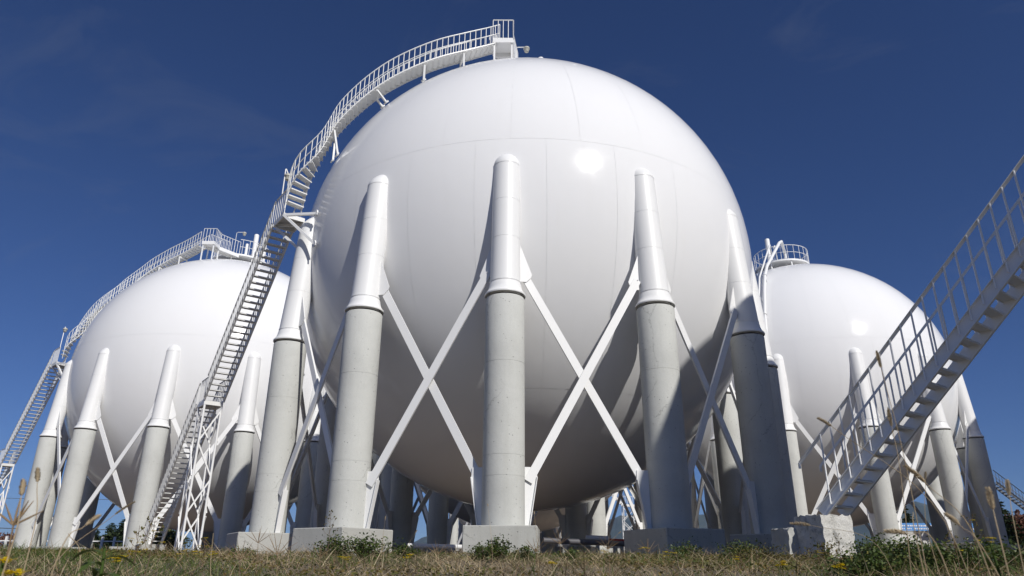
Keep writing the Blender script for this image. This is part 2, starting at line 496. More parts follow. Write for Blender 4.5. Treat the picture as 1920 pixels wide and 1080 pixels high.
def brace_mesh(front):
    mb = MB()
    a, b = Vector((-CH / 2 + .62, 0, 1.98)), Vector((CH / 2 - .50, 0, 7.68))
    if not front: a, b = Vector((CH / 2 - .62, 0, 1.98)), Vector((-CH / 2 + .50, 0, 7.68))
    y = -.070 if front else .022
    a.y = b.y = y
    d = (b - a).normalized(); n = Vector((-d.z, 0, d.x))
    # channel: web plus two flanges
    def run(p, q):
        mb.bar(p, q, .225, .014, (0, 1, 0))
        for s in (-1, 1):
            o = n * (s * .106) + Vector((0, .028, 0))
            mb.bar(p + o, q + o, .012, .052, (0, 1, 0))
    run(a, b)
    mb.tube([b + Vector((0, -.03, 0)), b + Vector((0, .05, 0))] if front else [b + Vector((0, -.02, 0)), b + Vector((0, .05, 0))], .016, 8)
    return mb.mesh('brace', M_WHITE, None, None)
def foot_mesh():
    me = MB().box((0, -0.05, .46), (1.74, 1.90, .84)).mesh('footing', M_FOOT, None, .02)
    return me

def guardrail(parent, cx, cy, z0, rad, h=1.1, n=26, gap=None):
    mb = MB()
    pts = [(cx + rad * math.cos(2 * PI * k / 48), cy + rad * math.sin(2 * PI * k / 48)) for k in range(49)]
    def ok(k): return gap is None or not (gap[0] < (k / 48 * 360) % 360 < gap[1])
    for zz, r in ((z0 + h, .024), (z0 + h * .5, .018)):
        seg = []
        for k, p in enumerate(pts):
            if ok(k): seg.append((p[0], p[1], zz))
            else:
                if len(seg) > 1: mb.tube(seg, r, 6)
                seg = []
        if len(seg) > 1: mb.tube(seg, r, 6)
    link('guardrail', mb.mesh('guardrail', M_WHITE, 50), parent)
    post = get('gpost' + str(h), lambda: MB().tube([(0, 0, 0), (0, 0, h)], .016, 6).mesh('post', M_WHITE, 50))
    for k in range(n):
        if ok(k * 48 / n):
            a = 2 * PI * k / n
            link('post', post, parent, Matrix.Translation((cx + rad * math.cos(a), cy + rad * math.sin(a), z0)))
    fl = MB().lathe([(rad + .04, z0 - .12), (rad + .04, z0), (.3, z0 + .001), (.3, z0 - .03), (rad, z0 - .03)], 48, cap=False)
    for k in range(8):
        a = 2 * PI * k / 8
        fl.bar((cx + 0 * rad + (rad - .1) * math.cos(a) - cx, (rad - .1) * math.sin(a), z0 - .1), ((rad - .1) * math.cos(a), (rad - .1) * math.sin(a), z0 - .9), .07, .07)
    fl.v = [(x + cx, y + cy, z) for x, y, z in fl.v]
    link('platform', fl.mesh('platform', M_WHITE), parent)

def make_tank(x, y, dz, phase, label, simple=False, group='white spherical gas tanks', nudge=(0, 0)):
    t = empty('spherical_tank', Matrix.Translation((x, y, dz)), label, 'storage tank', group)
    sh = link('shell', get('backing', backing_mesh), t, Matrix.Translation((nudge[0], 0, ZC + nudge[1])))
    if not simple:
        for bi, (l0, l1, n, off, nu, nv) in enumerate(BANDS):
            me = get('band%d' % bi, lambda: plate_mesh(l0, l1, 2 * PI / n, nu, nv))
            w = 2 * PI / n
            base = {.25: phase + STEP * .5, 0.: phase + STEP * .25, .5: phase + STEP * .5 + STEP * .5, .2: phase + STEP * .2 + w / 2}[off]
            if off == .25: base = phase + STEP * 0.0
            for k in range(n):
                link('shell_plate', me, sh, Matrix.Rotation(base + k * w, 4, 'Z'))
        link('shell_plate', get('captop', lambda: cap_mesh(63)), sh)
        link('shell_plate', get('capbot', lambda: cap_mesh(72, False)), sh)
    for i in range(NC):
        a = phase + i * STEP
        M = Matrix.Translation((RC * math.sin(a), -RC * math.cos(a), 0)) @ Matrix.Rotation(a, 4, 'Z')
        c = link('column', get('col', col_mesh), t, M)
        link('sleeve', get('sleeve', sleeve_mesh), c); link('cap', get('cap', capd_mesh), c); link('collar', get('collar', collar_mesh), c)
        for s in (-1, 1):
            link('gusset', get('gu%d' % s, lambda: gus_up(s)), c); link('gusset', get('gl%d' % s, lambda: gus_low(s)), c)
        link('footing', get('foot', foot_mesh), t, M)
        am = a + HA; rm = RC * math.cos(HA)
        M2 = Matrix.Translation((rm * math.sin(am), -rm * math.cos(am), 0)) @ Matrix.Rotation(am, 4, 'Z')
        link('brace', get('bf', lambda: brace_mesh(True)), t, M2); link('brace', get('bb', lambda: brace_mesh(False)), t, M2)
    noz = MB()
    noz.lathe([(.18, 1.55), (.18, 2.1)], 20); noz.lathe([(.30, 1.78), (.30, 1.86)], 20); noz.lathe([(.30, 1.66), (.30, 1.74)], 20); noz.lathe([(.24, 1.50), (.24, 1.60)], 20)
    me = get('noz', lambda: noz.mesh('bottom_nozzle', plain('nozzle_grey', (.28, .27, .25), .6), 40))
    link('bottom_nozzle', me, t)
    return t

def vents(t, pts):
    for (x, y, h, r) in pts:
        prof = [(r, ZC + 8.5), (r, ZC + 9 + h - r * .5), (r * .85, ZC + 9 + h - r * .15), (r * .4, ZC + 9 + h)]
        link('vent_pipe', MB().lathe(prof, 20).mesh('vent_pipe', M_WHITE, 40), t, Matrix.Translation((x, y, 0)))

MX, MY = 0.4215, 27.2524
LX, LY, LD = -19.688, 47.010, -0.078
RX, RY, RD = 20.701, 48.343, 0.374
tM = make_tank(MX, MY, 0, -0.0671, 'largest white spherical tank in the middle, nearest the viewer, on thick concrete columns', nudge=(.11, -.06))
tL = make_tank(LX, LY, LD, -0.8832, 'white spherical tank on the left, its sunlit front columns behind the stair tower')
tR = make_tank(RX, RY, RD, -0.5681, 'white spherical tank on the right with vertical pipes climbing its left side')
tB = make_tank(0.5, 47.7, 0, 0.46, 'white spherical tank behind the middle one, only its lower part showing between columns')
tE = make_tank(0.6, 88.0, 0, 0.1, 'farthest spherical tank in the row behind the middle one, barely visible between columns', simple=True)
tT = make_tank(40.0, 29.4, 0.3, 0.2, 'white spherical tank beyond the right edge whose shadow falls on the right tank columns', simple=True)
tS = make_tank(19.55, 8.1, 0, 0.44, 'white spherical tank beyond the right edge that throws its curved shadow on the concrete columns')
guardrail(tM, -.2, .3, ZC + 9.2, 1.9, gap=(240, 300))
vents(tM, [(.9, .2, 2.75, .16), (1.35, .3, 1.7, .13), (-.6, 1.2, 1.5, .12)])
guardrail(tL, 0, 0, ZC + 9.42, 1.9, gap=(240, 285))
vents(tL, [(.75, .2, 2.9, .17), (1.4, .3, 2.7, .15), (.35, -.3, 1.9, .10), (1.15, -.3, 1.8, .09), (.4, .7, 1.5, .16)])
guardrail(tR, -.55, 0, ZC + 9.38, 1.9)
vents(tR, [(-1.5, -.3, 2.7, .17), (-.9, .4, 1.2, .25)])
link('vent_pipe', MB().tube([(.6, .2, ZC + 10.9), (1.4, .3, ZC + 10.9)], .07, 8).mesh('vent_pipe', M_WHITE, 40), tL)

def shell_point(px, py, C, rad):
    """nearest point seen at (px, py) that lies rad from the centre C"""
    v = ray(px, py, 1).normalized(); b = v.dot(C); d = b * b - C.dot(C) + rad * rad
    return v * (b - math.sqrt(max(0, d)))
def climb_pipe(low, pix, top, r, clamps=()):
    """pipe that rises beside the right tank's left column and follows its shell up to the ring platform"""
    C = Vector((RX, RY, RD + ZC)); o = Vector((RX, RY, RD))
    pts = [ray(*q) - o for q in low] + [shell_point(px, py, C, rad) - o for px, py, rad in pix] + [Vector(q) + Vector((0, 0, ZC)) for q in top]
    mb = MB().tube(pts, r, 12)
    for k in clamps:
        p = pts[k]; d = (pts[k] - pts[k - 1]).normalized(); q = (p - Vector((0, 0, ZC))).normalized() * 8.95 + Vector((0, 0, ZC))
        mb.tube([p, p + d * .08], r + .04, 12)
        if k > 1: mb.bar(p + d * .04, q, .07, .07)
    link('riser_pipe', mb.mesh('riser_pipe', M_WHITE, 50), tR)
climb_pipe([(1489, 992, 40.2), (1466, 850, 40.2), (1443, 690, 40.2)], [(1438, 640, 9.45), (1434, 590, 9.4), (1433, 545, 9.4), (1434, 517, 9.45), (1438, 499, 9.6)], [(-1.7, -2.9, 10.15), (-1.5, -2.8, 10.3), (-.8, -1.4, 10.25), (-.6, -1.0, 10.2), (-.55, -.9, 9.3)], .105, clamps=(1, 2, 4, 6))
climb_pipe([(1446, 765, 40.3), (1432, 668, 40.3)], [(1426, 610, 9.4), (1423, 560, 9.35), (1424, 520, 9.4)], [(-2.5, -2.6, 9.6), (-2.2, -2.4, 10.2), (-1.6, -1.0, 10.2), (-1.5, -.8, 9.3)], .06, clamps=(3,))
climb_pipe([(1450, 770, 40.4), (1436, 668, 40.4)], [(1431, 610, 9.35), (1428, 560, 9.3), (1429, 520, 9.35)], [(-2.1, -2.7, 9.6), (-1.9, -2.5, 10.1), (-1.3, -1.2, 9.5)], .045)

# ------------------------------------------------------------------ stairs
def stair_parts(root, P0, az, run, rise, n, Wd, mat, rail_h=0.95, side=-1, mid=False, post_every=1, strd=.20, ext=0.0):
    """straight flight: P0 = outer end of the lowest tread, going up along azimuth az"""
    d = Vector((math.sin(az), math.cos(az), 0)); w = Vector((math.cos(az), -math.sin(az), 0)) * side
    sl = (d * run + Vector((0, 0, rise))); up = Vector((0, 0, 1)); sd = sl.normalized(); nrm = (up - sd * up.dot(sd)).normalized()
    key = '%s%.3f' % (mat.name, Wd)
    tread = get('tread' + key, lambda: MB().box((0, 0, -.006), (Wd - .02, .186, .010)).box((0, -.090, -.022), (Wd - .02, .006, .036)).box((0, .090, -.022), (Wd - .02, .006, .036)).mesh('tread', mat))
    rot = Matrix.Rotation(-az, 4, 'Z')
    for i in range(n):
        c = P0 + sl * i + w * (Wd / 2)
        link('tread', tread, root, Matrix.Translation(c) @ rot)
    a, b = P0 - sl * .7, P0 + sl * (n - .2)
    for s in (0, 1):
        o = w * (Wd * s) ; out = -1 if s == 0 else 1
        mb = MB()
        mb.bar(a + o, b + o, .010, strd, nrm)
        for q in (-1, 1):
            oo = o + w * (.028 * out) + nrm * (q * (strd / 2 - .004))
            mb.bar(a + oo, b + oo, .056, .009, nrm)
        link('stringer', mb.mesh('stringer', mat), root)
        o2 = w * ((Wd + .06) * s - .03)
        mb = MB()
        ar = a - sl * ext
        mb.bar(ar + o2 + up * rail_h, b + o2 + up * rail_h, .05, .008, nrm)
        mb.bar(ar + o2 + up * (rail_h - .022) + w * (.022 * -out), b + o2 + up * (rail_h - .022) + w * (.022 * -out), .008, .045, nrm)
        if ext: mb.box(tuple(ar + o2 + up * (rail_h - .06)), (.035, .035, .10))
        link('handrail', mb.mesh('handrail', mat), root)
        if mid:
            link('mid_rail', MB().bar(a + o2 + up * rail_h * .5, b + o2 + up * rail_h * .5, .04, .008, nrm).mesh('mid_rail', mat), root)
        post = get('post%s%.2f' % (mat.name, rail_h), lambda: MB().tube([(0, 0, -.04), (0, 0, rail_h - .01)], .016, 8).mesh('post', mat, 50))
        for i in range(0, n, post_every):
            link('post', post, root, Matrix.Translation(P0 + sl * (i + .25) + o2))
    return P0 + sl * n

def landing(root, corners, mat, rail_h=0.95, rails=(0,), name='landing', depth=.16):
    """corners: four points A (outer start) B (outer end) C (inner end) D (inner start)"""
    A, B, Cc, D = [Vector(p) for p in corners]
    mb = MB()
    up = Vector((0, 0, 1))
    mb.add([A, B, Cc, D, A - up * .012, B - up * .012, Cc - up * .012, D - up * .012], [(0, 1, 2, 3), (7, 6, 5, 4), (0, 4, 5, 1), (1, 5, 6, 2), (2, 6, 7, 3), (3, 7, 4, 0)])
    P = [A, B, Cc, D]
    for k in range(4):
        mb.bar(P[k] - up * (depth / 2 + .012), P[(k + 1) % 4] - up * (depth / 2 + .012), .04, depth)
    link(name, mb.mesh(name, mat), root)
    post = get('post%s%.2f' % (mat.name, rail_h), lambda: MB().tube([(0, 0, -.04), (0, 0, rail_h - .01)], .016, 8).mesh('post', mat, 50))
    for k in rails:
        p, q = P[k], P[(k + 1) % 4]
        link('handrail', MB().bar(p + up * rail_h, q + up * rail_h, .05, .02).bar(p + up * .02, q + up * .02, .01, .10).mesh('handrail', mat), root)
        n = max(2, int((q - p).length / .2))
        for i in range(n + 1): link('post', post, root, Matrix.Translation(p + (q - p) * (i / n)))

def tower(root, corners, ztop, zbot, mat, r=.045):
    P = [Vector(p) for p in corners]
    for p in P:
        link('tower_leg', MB().tube([(p.x, p.y, zbot), (p.x, p.y, ztop)], r, 10).box((p.x, p.y, zbot + .02), (.3, .3, .04)).mesh('tower_leg', mat, 40), root)
    nb = 4; h = (ztop - zbot - .3) / nb
    for k in range(4):
        a, b = P[k], P[(k + 1) % 4]
        mb = MB()
        for j in range(nb):
            z0, z1 = zbot + .25 + j * h, zbot + .25 + (j + 1) * h - .12
            if (j + k) % 2: z0, z1 = z1, z0
            mb.bar((a.x, a.y, z0), (b.x, b.y, z1), .055, .055)
        link('tower_brace', mb.mesh('tower_brace', mat), root)
        if k % 2 == 0:
            mb = MB()
            for j in range(nb):
                z0, z1 = zbot + .25 + j * h, zbot + .25 + (j + 1) * h - .12
                if not (j + k) % 2: z0, z1 = z1, z0
                dv = (Vector((b.x - a.x, b.y - a.y, 0))).normalized().cross(Vector((0, 0, 1))) * .06
                mb.bar((a.x + dv.x, a.y + dv.y, z0), (b.x + dv.x, b.y + dv.y, z1), .04, .04)
            link('tower_brace', mb.mesh('tower_brace', mat), root)

def crom(K, N):
    K = [np.array(k, float) for k in K]
    K = [2 * K[0] - K[1]] + K + [2 * K[-1] - K[-2]]
    m = len(K) - 3; out = []
    for s in np.linspace(0, m - 1e-9, N):
        i = int(s); t = s - i; a, b, c, d = K[i:i + 4]
        out.append(.5 * ((2 * b) + (-a + c) * t + (2 * a - 5 * b + 4 * c - d) * t * t + (-a + 3 * b - 3 * c + d) * t ** 3))
    return np.array(out)

def curved_stair(root, C, knots, Wd, mat, gap=.245, rail_h=1.0):
    """stair that climbs over the sphere; knots = inner edge, relative to the sphere centre"""
    pts = crom(knots, 400)
    seg = np.linalg.norm(np.diff(pts, axis=0), axis=1); L = np.concatenate([[0], np.cumsum(seg)])
    n = int(L[-1] / gap)
    s = np.linspace(0, L[-1], n + 1)
    Q = np.stack([np.interp(s, L, pts[:, k]) for k in range(3)], 1)
    T = np.gradient(Q, axis=0)[:, :2]; T /= np.linalg.norm(T, axis=1)[:, None]
    nn = np.stack([T[:, 1], -T[:, 0]], 1)
    I = [Vector(q) + C for q in Q]; nv = [Vector((a[0], a[1], 0)) for a in nn]
    O = [I[i] + nv[i] * Wd for i in range(n + 1)]
    up = Vector((0, 0, 1))
    key = 'ct' + mat.name
    tread = get(key, lambda: MB().box((0, 0, -.006), (Wd - .02, .23, .012)).box((0, -.114, -.03), (Wd - .02, .008, .055)).box((0, .112, -.024), (Wd - .02, .008, .04)).mesh('tread', mat))
    post = get('post%s%.2f' % (mat.name, rail_h), lambda: MB().tube([(0, 0, -.04), (0, 0, rail_h - .01)], .016, 8).mesh('post', mat, 50))
    for i in range(n + 1):
        h = T[i]; az = math.atan2(h[0], h[1])
        c = (I[i] + O[i]) / 2
        if 0 < i < n: link('tread', tread, root, Matrix.Translation(c) @ Matrix.Rotation(-az, 4, 'Z'))
    def strip(line, w, t, name, lift, side):
        mb = MB()
        vs = []
        for i in range(n + 1):
            p = line[i] + up * lift; o = nv[i]
            for a, b in ((-w / 2, -t / 2), (w / 2, -t / 2), (w / 2, t / 2), (-w / 2, t / 2)): vs.append(p + o * a + up * b)
        fs = []
        for i in range(n):
            for k in range(4):
                k2 = (k + 1) % 4; fs.append((i * 4 + k, i * 4 + k2, i * 4 + 4 + k2, i * 4 + 4 + k))
        fs += [(3, 2, 1, 0), (n * 4, n * 4 + 1, n * 4 + 2, n * 4 + 3)]
        mb.add(vs, fs)
        link(name, mb.mesh(name, mat), root)
    for line, sgn in ((I, -1), (O, 1)):
        if sgn < 0: strip(line, .012, .15, 'stringer', -.03, sgn)
        else: strip(line, .05, .05, 'stringer', .0, sgn)
        strip(line, .05, .03, 'handrail', rail_h, sgn)
        strip(line, .04, .02, 'mid_rail', rail_h * .5, sgn)
        for i in range(n + 1):
            link('post', post, root, Matrix.Translation(line[i]))
    # brackets standing on the shell
    for i in (int(n * .30), int(n * .52), int(n * .72), int(n * .86)):
        for line, dn in ((I, .0), (O, .0)):
            p = line[i] - up * .16
            q = (p - C).normalized() * (R - .02) + C
            if i < n * .4: q = (p - C - up * .9).normalized() * (R - .02) + C
            else: q = C + Vector((p.x - C.x, p.y - C.y, math.sqrt(max(0.1, R * R - (p.x - C.x) ** 2 - (p.y - C.y) ** 2)) - .02)) if i > n * .6 else q
            link('bracket', MB().bar(p, q, .07, .07).tube([q, q + (q - C).normalized() * .05], .11, 10).mesh('bracket', mat), root)
        link('bracket', MB().bar(I[i] - up * .17, O[i] - up * .17, .07, .09).mesh('bracket', mat), root)
    return I, O, nv

def lamp(P, arm, label, h=.9, mat=None):
    """small caged floodlight on a bent conduit"""
    t = empty('floodlight', Matrix.Translation(P), label, 'lamp')
    a = Vector(arm)
    pts = [Vector((0, 0, 0)), Vector((0, 0, h))]
    if a.length > .01: pts += [Vector((0, 0, h)) + a * .15 + Vector((0, 0, .05)), Vector((0, 0, h + .06)) + a]
    link('conduit', MB().tube(pts, .022, 8).mesh('conduit', M_WHITE, 60), t)
    e = pts[-1]
    link('lamp_head', MB().lathe([(.05, .02), (.13, -.04), (.14, -.10), (.10, -.14), (.09, -.24), (.04, -.28)], 14).mesh('lamp_head', plain('lamp_grey', (.42, .41, .36), .5), 40), t, Matrix.Translation(e))
    return t

def access_stair(label, C, A2, az, knots, mat, n2, n1, run, rise, Wd, zfoot, land2, knots_end=True):
    """two straight flights, tower at the lower landing, bracketed upper landing, curved flight over the sphere"""
    root = empty('access_stair', Matrix.Translation((0, 0, 0)), label, 'stair', 'steel stairs climbing the spherical tanks')
    d = Vector((math.sin(az), math.cos(az), 0)); w = Vector((-math.cos(az), math.sin(az), 0)); up = Vector((0, 0, 1))
    sl = d * run + up * rise
    A2 = Vector(A2)
    low2 = A2 - sl * n2                                   # outer end of flight two's lowest tread
    stair_parts(root, low2 + sl * .0, az, run, rise, n2, Wd, mat)
    L1b = low2 - d * .12 - up * rise; L1a = L1b - d * .95
    landing(root, (L1a, L1b, L1b + w * Wd, L1a + w * Wd), mat, rails=(0, 2))
    low1 = L1a - d * .12 - sl * n1 + Vector((0, 0, 0))
    stair_parts(root, low1, az, run, rise, n1, Wd, mat)
    cs = [L1a + d * .02 + w * .02, L1b - d * .02 + w * .02, L1b - d * .02 + w * (Wd - .02), L1a + d * .02 + w * (Wd - .02)]
    tower(root, cs, L1a.z - .18, PLATEAU + .05, M_WHITE)
    landing(root, land2, mat, rails=(0,))
    I, O, nv = curved_stair(root, C, knots, .66, mat, rail_h=.9)
    return root, low1, low2

CM = Vector((MX, MY, ZC))
A2 = Vector((-8.78, 23.30, 11.72))
azM = math.radians(143.3)
dM = Vector((math.sin(azM), math.cos(azM), 0)); wM = Vector((-math.cos(azM), math.sin(azM), 0))
kM = [(-8.15, -4.3, .95), (-7.80, -4.55, 2.45), (-7.12, -4.40, 4.3), (-5.7, -4.2, 6.2), (-3.9, -3.95, 7.62), (-2.35, -3.55, 8.56), (-1.25, -3.1, 9.35)]
land2M = (A2, A2 + dM * 1.05, A2 + dM * 1.05 + wM * .75, A2 + wM * .75)
stM, foot1, _ = access_stair('long grey steel stair left of the middle tank with a white lattice tower beneath', CM, A2, azM, kM, M_STAIR, 28, 28, .208, .1916, .70, 1, land2M)
# upper landing brackets to the shell
mbk = []
for P, q in ((A2 + dM * 1.05, Vector((-7.26, -5.31, .45))), (A2 + dM * 1.05, Vector((-7.19, -5.38, -.75))), (A2, Vector((-7.87, -4.33, -.65))), (A2, Vector((-8.0, -4.1, .6)))):
    Q = CM + q.normalized() * (R - .01)
    link('bracket', MB().bar(P - Vector((0, 0, .1)), Q, .09, .09).tube([Q, Q + q.normalized() * .05], .13, 10).mesh('bracket', M_WHITE), stM)
def top_drop(root, C, mat, dx):
    """crest landing and the short ramp from it down to the ring platform"""
    q = lambda x, y, z: C + Vector((x, y, z))
    landing(root, (q(-1.27, -3.80, 9.40), q(-.42, -3.80, 9.40), q(-.42, -2.95, 9.40), q(-1.27, -2.95, 9.40)), mat, rails=(0, 1), rail_h=1.0)
    landing(root, (q(-.42, -2.93, 9.38), q(-.42 + dx, -1.85, 9.30), q(-1.15 + dx, -1.85, 9.30), q(-1.15, -2.93, 9.38)), mat, rails=(0, 2), rail_h=1.0)
    for x in (-1.2, -.48):
        for y in (-3.72, -2.9):
            z = math.sqrt(R * R - x * x - y * y)
            link('bracket', MB().bar(q(x, y, z - .02), q(x, y, 9.3), .07, .07).mesh('bracket', mat), root)
top_drop(stM, CM, M_WHITE, .2)
lamp(CM + Vector((-.30, -2.9, 9.15)), (.45, 0, .0), 'small lamp on an arm beside the top of the middle stair', .55)
lamp(A2 + dM * .5 + Vector((0, 0, .95)), (.10, .05, -.25), 'small caged lamp on a pole above the upper landing of the middle stair', 1.1)

CL = Vector((LX, LY, ZC + LD))
azL = math.radians(133.0)
dL = Vector((math.sin(azL), math.cos(azL), 0)); wL = Vector((-math.cos(azL), math.sin(azL), 0))
AL = CL + Vector((-9.30, -3.85, .80))
kL = [(-8.30, -4.25, .95), (-8.02, -4.12, 2.5), (-7.62, -3.52, 4.25), (-6.74, -2.6, 5.95), (-5.48, -2.0, 7.4), (-3.95, -2.05, 8.38), (-2.4, -2.5, 8.95), (-1.25, -3.0, 9.36)]
land2L = (AL, AL + dL * 1.0, AL + dL * 1.0 + wL * .75, AL + wL * .75)
stL, footL, _ = access_stair('steel stair at the far left edge that curves up and over the left tank', CL, AL, azL, kL, M_STAIR, 28, 28, .208, .1916, .70, 1, land2L)
for P, q in ((AL + dL, Vector((-7.26, -5.31, .45))), (AL + dL, Vector((-7.19, -5.38, -.75))), (AL, Vector((-7.87, -4.33, -.65)))):
    Q = CL + q.normalized() * (R - .01)
    link('bracket', MB().bar(P - Vector((0, 0, .1)), Q, .09, .09).tube([Q, Q + q.normalized() * .05], .13, 10).mesh('bracket', M_WHITE), stL)
top_drop(stL, CL, M_WHITE, .95)
lamp(CL + Vector((.15, -1.9, 9.4)), (.55, 0, .0), 'small lamp on a bent arm at the ring platform of the left tank', 1.6)
lamp(AL + dL * .9 + Vector((0, 0, .95)), (.05, 0, -.1), 'small caged lamp on a thin pole above the landing of the left stair', 1.3)

# near stair on the right, close to the viewer
root = empty('access_stair', Matrix.Translation((0, 0, 0)), 'nearest stair at the right edge, its foot on a rough white concrete block', 'stair', 'steel stairs climbing the spherical tanks')
sc = .87
azS = math.radians(142.5)
P0 = Vector((6.402, 14.787, 1.183)) * sc
dS = Vector((math.sin(azS), math.cos(azS), 0)); wS = Vector((-math.cos(azS), math.sin(azS), 0)); up = Vector((0, 0, 1))
runS, riseS, WS = .249 * sc, .232 * sc, .75 * sc
e1 = stair_parts(root, P0, azS, runS, riseS, 29, WS, M_GALV, rail_h=1.17, strd=.21, ext=1.3)
l1 = e1 - dS * .0
landing(root, (l1, l1 + dS, l1 + dS + wS * WS, l1 + wS * WS), M_GALV, rails=(0,))
tower(root, [l1 + wS * .02, l1 + dS + wS * .02, l1 + dS + wS * (WS - .02), l1 + wS * (WS - .02)], l1.z - .18, .3, M_WHITE)
az2 = math.radians(176)
stair_parts(root, l1 + dS * 1.0 + Vector((0, -.1, riseS)), az2, runS, riseS, 24, WS, M_GALV, rail_h=.90)
for a, b in ((.0, .0),):
    pl = MB().box((0, 0, 0), (.20, .16, .012)).tube([(0, .02, 0), (0, .02, .07)], .012, 8)
    for s in (0, 1):
        link('foot_plate', pl.mesh('foot_plate', M_GALV), root, Matrix.Translation(P0 - (dS * runS) * .9 + wS * (WS * s) - up * (riseS + .02)))

def rough_block(name, c, s, rot, label, mat=M_BLOCK, cat='concrete block', amp=.018, group=None):
    """weathered cast block with uneven faces"""
    import bmesh
    bm = bmesh.new(); bmesh.ops.create_cube(bm, size=1)
    bmesh.ops.subdivide_edges(bm, edges=bm.edges[:], cuts=9, use_grid_fill=True)
    for v in bm.verts:
        v.co.x *= s[0]; v.co.y *= s[1]; v.co.z *= s[2]
        v.co += Vector((rnd.uniform(-1, 1), rnd.uniform(-1, 1), rnd.uniform(-1, 1))) * amp * (1.0 if v.co.z > -s[2] * .45 else .2)
    me = bpy.data.meshes.new(name); bm.to_mesh(me); bm.free(); me.materials.append(mat)
    me.polygons.foreach_set('use_smooth', [True] * len(me.polygons)); me.set_sharp_from_angle(angle=math.radians(50))
    o = link(name, me, None, Matrix.Translation(c) @ Matrix.Rotation(rot, 4, 'Z'))
    return tag(o, label, cat, group)
fb = P0 + wS * (WS / 2) - dS * .12
cn = ray(1544, 1000, 11.9); cr = Matrix.Rotation(math.radians(20), 4, 'Z') @ Vector((.30, .31, 0))
rough_block('stair_block', (cn.x + cr.x, cn.y + cr.y, .46), (.62, .64, .68), math.radians(20), 'rough flaking white concrete block under the foot of the nearest stair')
rough_block('stair_block', (ray(1482, 1000, 12.7).x, 12.7, ray(1488, 991, 12.5).z - .28), (.42, .5, .56), .25, 'lower grey rough concrete step left of the white block under the nearest stair', M_FOOT)
f1 = foot1 + wM * .35 - dM * .15
rough_block('stair_block', (f1.x, f1.y, .52), (1.1, .8, .62), -azM, 'pale concrete block under the foot of the middle stair', M_FOOT)

# farther stairs
def far_stair(label, A, az, n_up, n_dn, mat, Wd=.7, post_every=2):
    r = empty('access_stair', Matrix.Translation((0, 0, 0)), label, 'stair', 'steel stairs climbing the spherical tanks')
    d = Vector((math.sin(az), math.cos(az), 0)); w = Vector((-math.cos(az), math.sin(az), 0)); run, rise = .208, .19
    sl = d * run + Vector((0, 0, rise))
    A = Vector(A)                                       # outer start of the landing
    stair_parts(r, A - d * .1 - sl * n_dn, az, run, rise, n_dn, Wd, mat, post_every=post_every)
    landing(r, (A, A + d * 1.3, A + d * 1.3 + w * Wd, A + w * Wd), mat, rails=(0, 2))
    tower(r, [A, A + d * 1.3, A + d * 1.3 + w * Wd, A + w * Wd], A.z - .15, PLATEAU, mat)
    stair_parts(r, A + d * 1.4 + Vector((0, 0, rise)), az, run, rise, n_up, Wd, mat, post_every=post_every)
    return r
azE = math.radians(263)
pE = ray(1187, 948, 82)
far_stair('small distant white stair with landing and thin tower seen under the middle tank', pE, azE, 26, 27, M_WHITE)
pF = ray(1858, 905, 58)
azF = math.radians(272)
far_stair('backlit stair, shade painted into its colour, sloping down to the right edge beyond the right tank', pF + Vector((-.2, 0, 0)), azF, 4, 30, plain('backlit_shade_stair', (.13, .14, .16), .5), post_every=1)  # dark colour stands in for the shade on this backlit stair

# ------------------------------------------------------------------ pipes and small plant between the tanks
def pipe_thing(name, pts, r, mat, label, cat='pipe', supports=()):
    t = empty(name, Matrix.Translation(pts[0]), label, cat)
    o = Vector(pts[0])
    mb = MB().tube([Vector(p) - o for p in pts], r, 14)
    link('pipe_run', mb.mesh('pipe_run', mat, 50), t)
    for s in supports:
        q = Vector(pts[0]).lerp(Vector(pts[-1]), s) - o
        link('support', MB().box((q.x, q.y, (q.z + PLATEAU - o.z) / 2 - r * .5), (.12, .12, q.z - (PLATEAU - o.z) - r)).box((q.x, q.y, q.z - r - .02), (.3, .16, .04)).mesh('support', M_FOOT), t)
    return t
M_PIPEDARK = plain('dark_grey_pipe', (.10, .10, .11), .5)
M_RED = plain('red_paint', (.55, .05, .03), .45)
M_BLUE = plain('blue_paint', (.09, .27, .60), .5, .1)
M_NAVY = plain('navy_paint', (.02, .05, .25), .5, .1)
z0 = lambda a, b, d: ray(a, b, d)
pipe_thing('ground_pipe', [z0(765, 1023, 21.5), z0(873, 1026, 21.5)], .065, M_WHITE, 'thin white pipe lying low between the columns left of the front column', supports=(.18, .8))
pipe_thing('ground_pipe', [z0(1018, 1013, 21.0), z0(1176, 1020, 22.0)], .075, M_PIPEDARK, 'dark grey pipe lying low between the columns right of the front column', supports=(.25, .85))
pipe_thing('ground_pipe', [z0(1126, 1012, 26.0), z0(1170, 1014, 26.0)], .055, M_RED, 'short red pipe behind the dark grey pipe', supports=(.9,))
pipe_thing('ground_pipe', [z0(1098, 1008, 25.5), z0(1142, 1010, 25.5)], .085, M_WHITE, 'short thick white pipe on top of the dark grey pipe', supports=(.5,))

